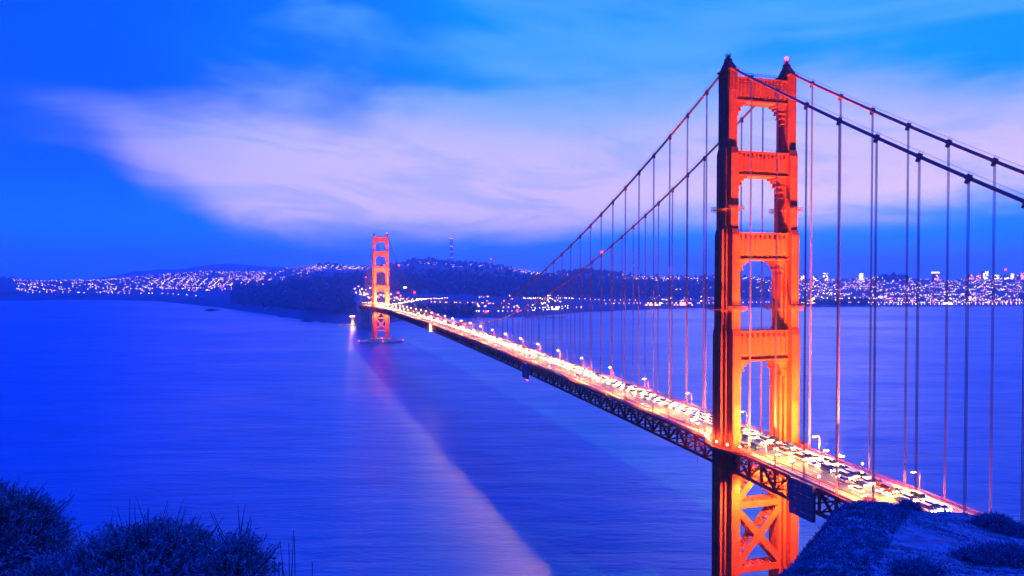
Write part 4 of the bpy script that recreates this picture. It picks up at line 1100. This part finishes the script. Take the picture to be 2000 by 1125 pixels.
# lattice mast on the ridge
D = 8450; zb = land_z(882, D) - 6; t = tag(empty('lattice_mast', wpos(D, u=882, z=zb), FACE), 'tall three-legged lattice broadcasting mast on the ridge', 'mast')
def leg_pt(k, f):
    a = k * 2 * math.pi / 3 + math.pi / 2; r_ = np.interp(f, [0, .55, .7, 1], [26, 12, 15, 15]); return Vector((r_ * math.cos(a), r_ * math.sin(a), f * 285))
for k in range(3):
    l0 = MB(); l1 = MB()
    for j in range(10): (l0 if j % 2 else l1).bar(leg_pt(k, j / 10), leg_pt(k, (j + 1) / 10), 8.0 if j < 7 else 5.5, 8.0 if j < 7 else 5.5)
    l0.build('mast_leg', 'mast_red', t); l1.build('mast_leg', 'mast_white', t)
for f in (.18, .36, .55, .7):
    m_ = MB()
    for k in range(3): m_.bar(leg_pt(k, f), leg_pt((k + 1) % 3, f), 4, 6); m_.bar(leg_pt(k, f), leg_pt((k + 1) % 3, min(1, f + .15)), 2, 2)
    m_.build('cross_bar', 'mast_white', t)
for k in range(3):
    for f in (.2, .45, .68, .99): MB().ball(leg_pt(k, f) + Vector((0, -5, 0)), 2.2, 0, 6, 4).build('mast_lamp', 'window_pink', t)
# small masts on two hills
for u, D, h, lb in ((959, 8300, 70, 'slim aerial on the ridge right of the lattice mast'), (964, 8300, 55, 'shorter slim aerial beside it on the ridge'), (1236, 6450, 95, 'thin red-lamped aerial on the ridge left of the large tower')):
    t = tag(empty('aerial', wpos(D, u=u, z=land_z(u, D))), lb, 'aerial'); MB().tube([(0, 0, -5), (0, 0, h)], [2.4, .9], 5).build('mast', 'mast_red', t); MB().ball((0, 0, h), 3.0, 0).build('beacon', 'red_glow', t)

# ---- fort with its lit stone tower, wharf and breakwaters
F0 = wpos(shoreD(637), u=672, z=0); t = tag(empty('harbour_light', wpos(shoreD(636.5), u=689, z=0), FACE), 'amber lit stone beacon tower on the quay left of the small tower', 'beacon')
MB().box(-38, 16, -11, 14, -3, 5).build('quay', 'concrete', t); MB().prism([(5 * math.cos(a), 5 * math.sin(a)) for a in np.arange(10) * math.pi / 5], 5.003, 24, poly2=[(3.9 * math.cos(a), 3.9 * math.sin(a)) for a in np.arange(10) * math.pi / 5]).build('shaft', 'brick_fort', t)
MB().box(-6, 6, -6, 6, 24.003, 26).build('gallery', 'concrete', t)
for x in (-5, 0, 5): MB().ball((x, -5.5, 27.4), .55, 0, 6, 4).build('lantern', 'lamp_glow', t)
light('POINT', 'beacon_light', t, (0, -10, 9), 0.7e5, (1, .42, .1), .8); light('POINT', 'beacon_light', t, (0, -8, 31), 0.2e5, (1, .45, .2), .8)
t = tag(empty('quay_lamp', wpos(shoreD(640), u=698.5, z=0)), 'bright amber lamp at the foot of the concrete pylon', 'lamp'); MB().tube([(0, 0, -3), (0, 0, 12)], .5, 6).build('post', 'dark_metal', t); MB().ball((0, 0, 13), 1.7, 0).build('globe', 'lamp_glow', t); light('POINT', 'quay_light', t, (-1, -4, 13), 1.6e5, (1, .45, .14), .8)
for u, v, L_, lb in ((1066, 622, 130, 'long dark pier on piles behind the mid span'), (1172, 608.5, 70, 'short dark jetty beyond the long pier')):
    D = shoreD(v); t = tag(empty('pier', wpos(D, u=u, z=0), FACE), lb, 'pier'); MB().box(-L_ / 2, L_ / 2, -5, 5, 3, 5.5).build('pier_deck', 'concrete_dark', t)
    pm = MB().tube([(0, 0, -4), (0, 0, 3)], .8, 6).mesh('pile', 'concrete_dark')
    for k in range(int(L_ / 10)):
        for yy in (-4, 4): put('pile', pm, t, (-L_ / 2 + 5 + k * 10, yy, 0))
# approach road curving off behind the far tower
pts = [(0, Y1 + 34, road_z(Y1 + 34))] + [tuple(wpos(D_, u=u_, v=v_)) for D_, u_, v_ in ((2050, 740, 597), (2200, 775, 593), (2350, 806, 588), (2480, 834, 583))]
mb = MB()
for i, p in enumerate(pts):
    a = Vector(pts[max(i - 1, 0)]); b = Vector(pts[min(i + 1, len(pts) - 1)]); d_ = (b - a); n_ = Vector((d_.y, -d_.x, 0)).normalized() * 10
    for q in (Vector(p) - n_, Vector(p) + n_): mb.v += [tuple(q), (q.x, q.y, q.z - 3)]
for i in range(len(pts) - 1):
    a = i * 4; b = a + 4; mb.f += [(a, a + 2, b + 2, b), (a, b, b + 1, a + 1), (a + 2, a + 3, b + 3, b + 2), (a + 1, b + 1, b + 3, a + 3)]; mb.mi += [0] * 4
tag(mb.build('road', 'asphalt'), 'approach road curving away behind the far tower', 'road', kind='structure')
stuff = MB(); q = KIND['saloon']['full'][2]
for i in range(len(pts) - 1):
    a = Vector(pts[i]); b = Vector(pts[i + 1]); n = int((b - a).length / 8); d_ = (b - a).normalized(); ang = math.atan2(d_.x, d_.y)
    for k in range(n):
        for off in (2, 6):
            p = a + (b - a) * (k / n) + Vector((d_.y, -d_.x, 0)) * off; c, sn = math.cos(-ang), math.sin(-ang); o_ = len(stuff.v)
            stuff.v += [(x * c - y * sn + p.x, x * sn + y * c + p.y, z + p.z + .02) for x, y, z in q.v]; stuff.f += [tuple(j + o_ for j in f) for f in q.f]; stuff.mi += q.mi
tag(stuff.build('approach_traffic', ['car_dark', 'car_glass', 'headlight_glow', 'taillight_glow', 'tyre']), 'stream of headlights on the approach road behind the far tower', 'traffic', kind='stuff')

# ================================================================== THE NEAR HEADLAND
def sp(x, k=1.0): return np.logaddexp(0, x * k) / k
CR_U = [1400, 1480, 1560, 1600, 1632, 1660, 1700, 1760, 1830, 1920, 2000, 2200]; CR_V = [985, 985, 985, 980, 968, 966, 971, 987, 992, 1003, 1018, 1030]
def near_z(r, f):
    """ground height relative to the viewpoint, r metres sideways, f metres ahead"""
    base = -1.7 - .62 * sp(f - 2.2, 3.0) - .35 * sp(f - 70, .2)
    mound = -1.62 - .13 * f - 2.2 * sp(f - 7.0 + .25 * r, 2.5) - 2.8 * sp(r + 2.15 + .1 * (f - 5), 3.2)
    u = 1000 + r / np.maximum(f, 1) * FPX
    fc = 46 + 3 * np.sin(r * .25)
    zc = -(np.interp(u, CR_U, CR_V) - 536) / FPX * fc
    s0 = -12.2
    t = np.clip((f - 28) / (fc - 28), -1.2, 1)
    kn = s0 + (zc - s0) * (1 - (1 - np.clip(t, 0, 1)) ** 1.35) + np.where(t < 0, -t * 2.0, 0)
    kn = kn - .8 * sp(f - fc, 1.6)
    edge = r - (10.2 + (f - 30) * .667) + .8 * vnoise(f / 2.2, r / 5., 77)
    kn = kn - 2.6 * sp(-edge, 1.3) + .28 * fbm(r / 3.0, f / 3.0, 4, 50) + .10 * vnoise(r / .7, f / .7, 55)
    kn = np.where(f < 12, -99, kn)
    base = base + .25 * fbm(r / 2., f / 2., 4, 41)
    mound = mound + .12 * fbm(r / .8, f / .8, 4, 43)
    return np.maximum(np.maximum(base, mound), kn)
def near_pt(r, f): return wpos(f, r=r, z=CAM.z + float(near_z(np.array(float(r)), np.array(float(f)))))
def near_sheet(name, rs_, fs_, label, m_):
    Rg, Fg = np.meshgrid(rs_, fs_, indexing='ij'); Z = near_z(Rg, Fg); P = np.zeros((*Rg.shape, 3))
    P[..., 0] = CAM.x + FW[0] * Fg + RT[0] * Rg; P[..., 1] = CAM.y + FW[1] * Fg + RT[1] * Rg; P[..., 2] = np.maximum(CAM.z + Z, -3)
    return tag(put(name, grid_mesh(name, P, m_)), label, 'hill', kind='structure')
fs_ = np.concatenate([np.arange(-6, 12, .2), np.arange(12, 54, .22), np.arange(54, 90, 1.5), np.arange(90, 230, 8)])
rs2 = np.concatenate([np.arange(-70, -8, 3), np.arange(-8, 0, .16), np.arange(0, 8, .4), np.arange(8, 38, .2), np.arange(38, 90, 2.5)])
near_sheet('hill', rs2, fs_, 'grassy headland in front of the camera', 'knoll_soil')

# ---- vegetation builders
def blades(mb_, base, dirs, length, width, curl, mi=0, seg=3):
    """tapering ribbons; numpy arrays of base points, unit directions, lengths"""
    n = len(base); up = np.array([0, 0, 1.0]); side = np.cross(dirs, rng.normal(size=(n, 3))); side /= np.linalg.norm(side, axis=1, keepdims=True) + 1e-9
    bend = np.cross(side, dirs); o = len(mb_.v); rows = []
    for k in range(seg + 1):
        t = k / seg; c = base + dirs * (length[:, None] * t) + bend * (curl[:, None] * length[:, None] * t * t); w = (width * (1 - t) ** .7)[:, None]
        rows.append(c - side * w / 2); 
        rows.append(c + side * w / 2)
    A = np.stack(rows, 1).reshape(-1, 3); mb_.v.extend(map(tuple, A.tolist())); m = 2 * (seg + 1)
    for i in range(n):
        b = o + i * m
        for k in range(seg): mb_.f.append((b + 2 * k, b + 2 * k + 1, b + 2 * k + 3, b + 2 * k + 2)); mb_.mi.append(mi)
    return mb_
def unit(a): return a / (np.linalg.norm(a, axis=-1, keepdims=True) + 1e-9)
def shrub(name, centre, rad, n, label, leaf=.05, sprig=.22, cat='shrub', group=None, stems=40, lm='shrub_leaf', rise=.5):
    """dome of twigs: each twig a stem with pairs of narrow leaves"""
    cx, cy, cz = rad; t = tag(empty(name, centre), label, cat, group)
    st = MB(); lf = MB()
    d = unit(rng.normal(size=(n, 3)) + np.array([0, 0, .35])); d[:, 2] = np.abs(d[:, 2]) * 1.0
    lump = 1 + .30 * vnoise(d[:, 0] * 3.1 + 7, d[:, 1] * 3.1 + d[:, 2] * 2, 5) + .22 * vnoise(d[:, 0] * 8, d[:, 1] * 8 + d[:, 2] * 6, 6)
    rr_ = rng.uniform(.55, 1.0, n) ** .5 * lump
    p = d * rr_[:, None] * np.array([cx, cy, cz])
    dr = unit(d * .8 + np.array([0, 0, rise]) + rng.normal(size=(n, 3)) * .42)
    L_ = rng.uniform(.5, 1.25, n) * sprig
    blades(st, p - dr * L_[:, None] * .6, dr, L_ * 1.6, np.full(n, leaf * .22), rng.normal(size=n) * .12, 0, 2)
    q = max(20, n // 28); dq = unit(rng.normal(size=(q, 3)) * np.array([1, 1, .3]) + np.array([0, 0, 1.0])); pq = dq * np.array([cx, cy, cz]) * .8     # long shoots standing out
    for e_, o_ in zip(dq, pq):
        ln = sprig * random.uniform(1.0, 2.4); e2 = unit(e_ + rng.normal(size=3) * .45)
        st.tube([tuple(o_), tuple(o_ + e2 * ln * .6), tuple(o_ + e2 * ln + np.array([0, 0, ln * .12]))], [leaf * .11, leaf * .09, leaf * .03], 4, caps=False)
    m = 9
    tt = np.tile(np.linspace(.15, 1.0, m), n); bp = np.repeat(p - dr * L_[:, None] * .3, m, 0) + np.repeat(dr, m, 0) * (np.repeat(L_, m) * 1.25 * tt)[:, None]
    ld = unit(np.repeat(dr, m, 0) * .9 + rng.normal(size=(n * m, 3)) * .62)
    blades(lf, bp, ld, rng.uniform(.6, 1.3, n * m) * leaf, rng.uniform(.7, 1.2, n * m) * leaf * .30, rng.normal(size=n * m) * .3, 0, 2)
    # boughs from the root
    k = unit(rng.normal(size=(stems, 3)) * np.array([1, 1, .4]) + np.array([0, 0, .7]))
    for q in k:
        e = q * np.array([cx, cy, cz]) * .85; st.tube([(0, 0, -.1), tuple(e * .5 + rng.normal(size=3) * .05), tuple(e)], [.016 * cz + .006, .010 * cz + .004, .003], 4, caps=False)
    st.build('branches', 'shrub_stem', t); lf.build('foliage', lm, t)
    return t
def on_ground(u, f, dz=0.0): r = (u - 1000) / FPX * f; p = near_pt(r, f); p.z += dz; return p
shrub('shrub', wpos(5.9, u=-50, v=1118), (.56, .55, .56), 4600, 'spiky shrub at the left edge, taller of the two near shrubs', .042, .17)
shrub('shrub', wpos(5.3, u=278, v=1160), (.52, .5, .35), 4600, 'broad spiky shrub at the bottom, right of the taller shrub', .040, .16)
shrub('shrub', on_ground(140, 5.0, -.05), (.42, .38, .22), 1400, 'low grey shrub filling the gap between the two near shrubs', .045, .15)
shrub('shrub', wpos(4.9, u=455, v=1150), (.20, .22, .26), 420, 'small tangle of twigs at the right foot of the broad shrub', .04, .15)
# dry stems
def dry_stem(u, f, v_top, label, fork):
    p = near_pt((u - 1000) / FPX * f, f); top = wpos(f, u=u, v=v_top); h = top.z - p.z; mb_ = MB()
    mb_.tube([(0, 0, -.05), (.01, 0, h * .5), (0, .01, h)], [.006, .0045, .002], 5)
    for fx, z0, z1, dx_ in fork: mb_.tube([(0, 0, h * z0), (dx_ * .6, .01, h * (z0 + z1) / 2 - .01), (dx_, .0, h * z1)], [.004, .003, .0016], 5)
    tag(mb_.build('dry_stem', 'dry_stem', loc=p), label, 'stem')
dry_stem(561, 4.6, 1066, 'tall forked dry stem at the bottom, right of the shrubs', [(0, .72, 1.02, -.055), (0, .70, 1.06, .03)])
dry_stem(572, 4.6, 1052, 'straight thin dry stem beside the forked one', [])
dry_stem(533, 4.5, 1093, 'short slanting dry stem nearest the broad shrub', [(0, .8, .98, .03)])
dry_stem(548, 4.55, 1100, 'stubby branched dry stem left of the forked one', [(0, .8, .97, -.02), (0, .75, .95, .025)])
dry_stem(607, 4.7, 1102, 'single short dry stem standing apart at right', [])
# twig on the tall shrub
o = MB(); p0 = wpos(5.9, u=100, v=1005); o.tube([(0, 0, 0), (.07, 0, .07), (.12, 0, .10), (.15, 0, .14)], [.006, .005, .004, .002], 5); o.tube([(.12, 0, .10), (.115, 0, .14), (.13, 0, .165)], [.003, .002, .0015], 5)
tag(o.build('bare_twig', 'dry_stem', loc=p0), 'crooked bare twig sticking out of the tall left shrub', 'twig')
# near grass
n = 9000; r_ = rng.uniform(-3.2, -1.2, n); f_ = rng.uniform(3.2, 6.2, n); z_ = near_z(r_, f_) + CAM.z
base_ = np.stack([CAM.x + FW[0] * f_ + RT[0] * r_, CAM.y + FW[1] * f_ + RT[1] * r_, z_ - .01], 1)
g_ = MB(); blades(g_, base_, unit(rng.normal(size=(n, 3)) * .75 + np.array([0, 0, .8])), rng.uniform(.05, .26, n), rng.uniform(.003, .007, n), rng.normal(size=n) * .5, 0, 3)
tag(g_.build('grass', 'dry_grass'), 'pale dry grass round the foot of the near shrubs', 'grass', kind='stuff')
# low cover on the knoll
n = 42000; f_ = rng.uniform(26, 49, n); r_ = rng.uniform(8, 38, n); edge_ = r_ - (10.2 + (f_ - 30) * .667)
den = vnoise(r_ / 2.4, f_ / 2.4, 61) + .6 * vnoise(r_ / .8, f_ / .8, 62) + np.where(edge_ < 5, .45, -.05) + np.where(f_ < 34, .25, 0)
keep = (den > rng.uniform(-.25, .45, n)) & (edge_ > -1.5); r_, f_, edge_ = r_[keep], f_[keep], edge_[keep]; n = len(r_)
z_ = near_z(r_, f_) + CAM.z; base_ = np.stack([CAM.x + FW[0] * f_ + RT[0] * r_, CAM.y + FW[1] * f_ + RT[1] * r_, z_ - .02], 1)
c_ = MB(); k = 4; base_ = np.repeat(base_, k, 0) + rng.normal(size=(n * k, 3)) * np.array([.07, .07, .02]); big = np.repeat(np.where(edge_ < 5, 1.35, .8), k)
blades(c_, base_, unit(rng.normal(size=(n * k, 3)) * .7 + np.array([0, 0, .6])), rng.uniform(.05, .17, n * k) * big, rng.uniform(.03, .07, n * k) * big, rng.normal(size=n * k) * .4, 0, 2)
tag(c_.build('ground_cover', 'tuft_leaf'), 'low scrubby plants covering the near knoll', 'ground cover', kind='stuff')
for u, f, rad, n_, lb in ((1945, 45, (1.6, 1.0, .75), 900, 'low shrub on the crest at the right edge beside the last suspender'), (1990, 44, (1.5, 1.0, .55), 700, 'low shrub on the crest cut by the right edge'),
                          (1930, 33, (1.5, 1.0, .3), 700, 'dark flat shrub on the knoll near the right corner'), (1980, 33, (1.6, 1.2, .5), 800, 'dark flat shrub in the bottom right corner'),
                          (1780, 45.5, (.7, .5, .35), 350, 'small shrub on the crest under the road'), (1795, 29.5, (.9, .8, .2), 350, 'flat shrub at the bottom of the knoll')):
    shrub('shrub', on_ground(u, f, -.05), rad, n_, lb, .16, .34, stems=14, lm='shrub_leaf')

# ---- evening haze over the strait
def haze(density):
    m = bpy.data.materials.new('haze'); m.use_nodes = True; m.node_tree.nodes.clear()
    n = NT(m.node_tree); v = n.new('ShaderNodeVolumePrincipled'); v.inputs['Color'].default_value = (.58, .82, 1, 1); v.inputs['Density'].default_value = density; v.inputs['Anisotropy'].default_value = .3
    o = n.new('ShaderNodeOutputMaterial'); n.l.new(v.outputs[0], o.inputs['Volume']); MATS['haze'] = m
    tag(MB().box(-23200, 23200, -23200, 23200, -45, 720).build('haze', 'haze'), 'thin blue evening haze over the strait', 'haze', kind='stuff')
haze(7.5e-5)
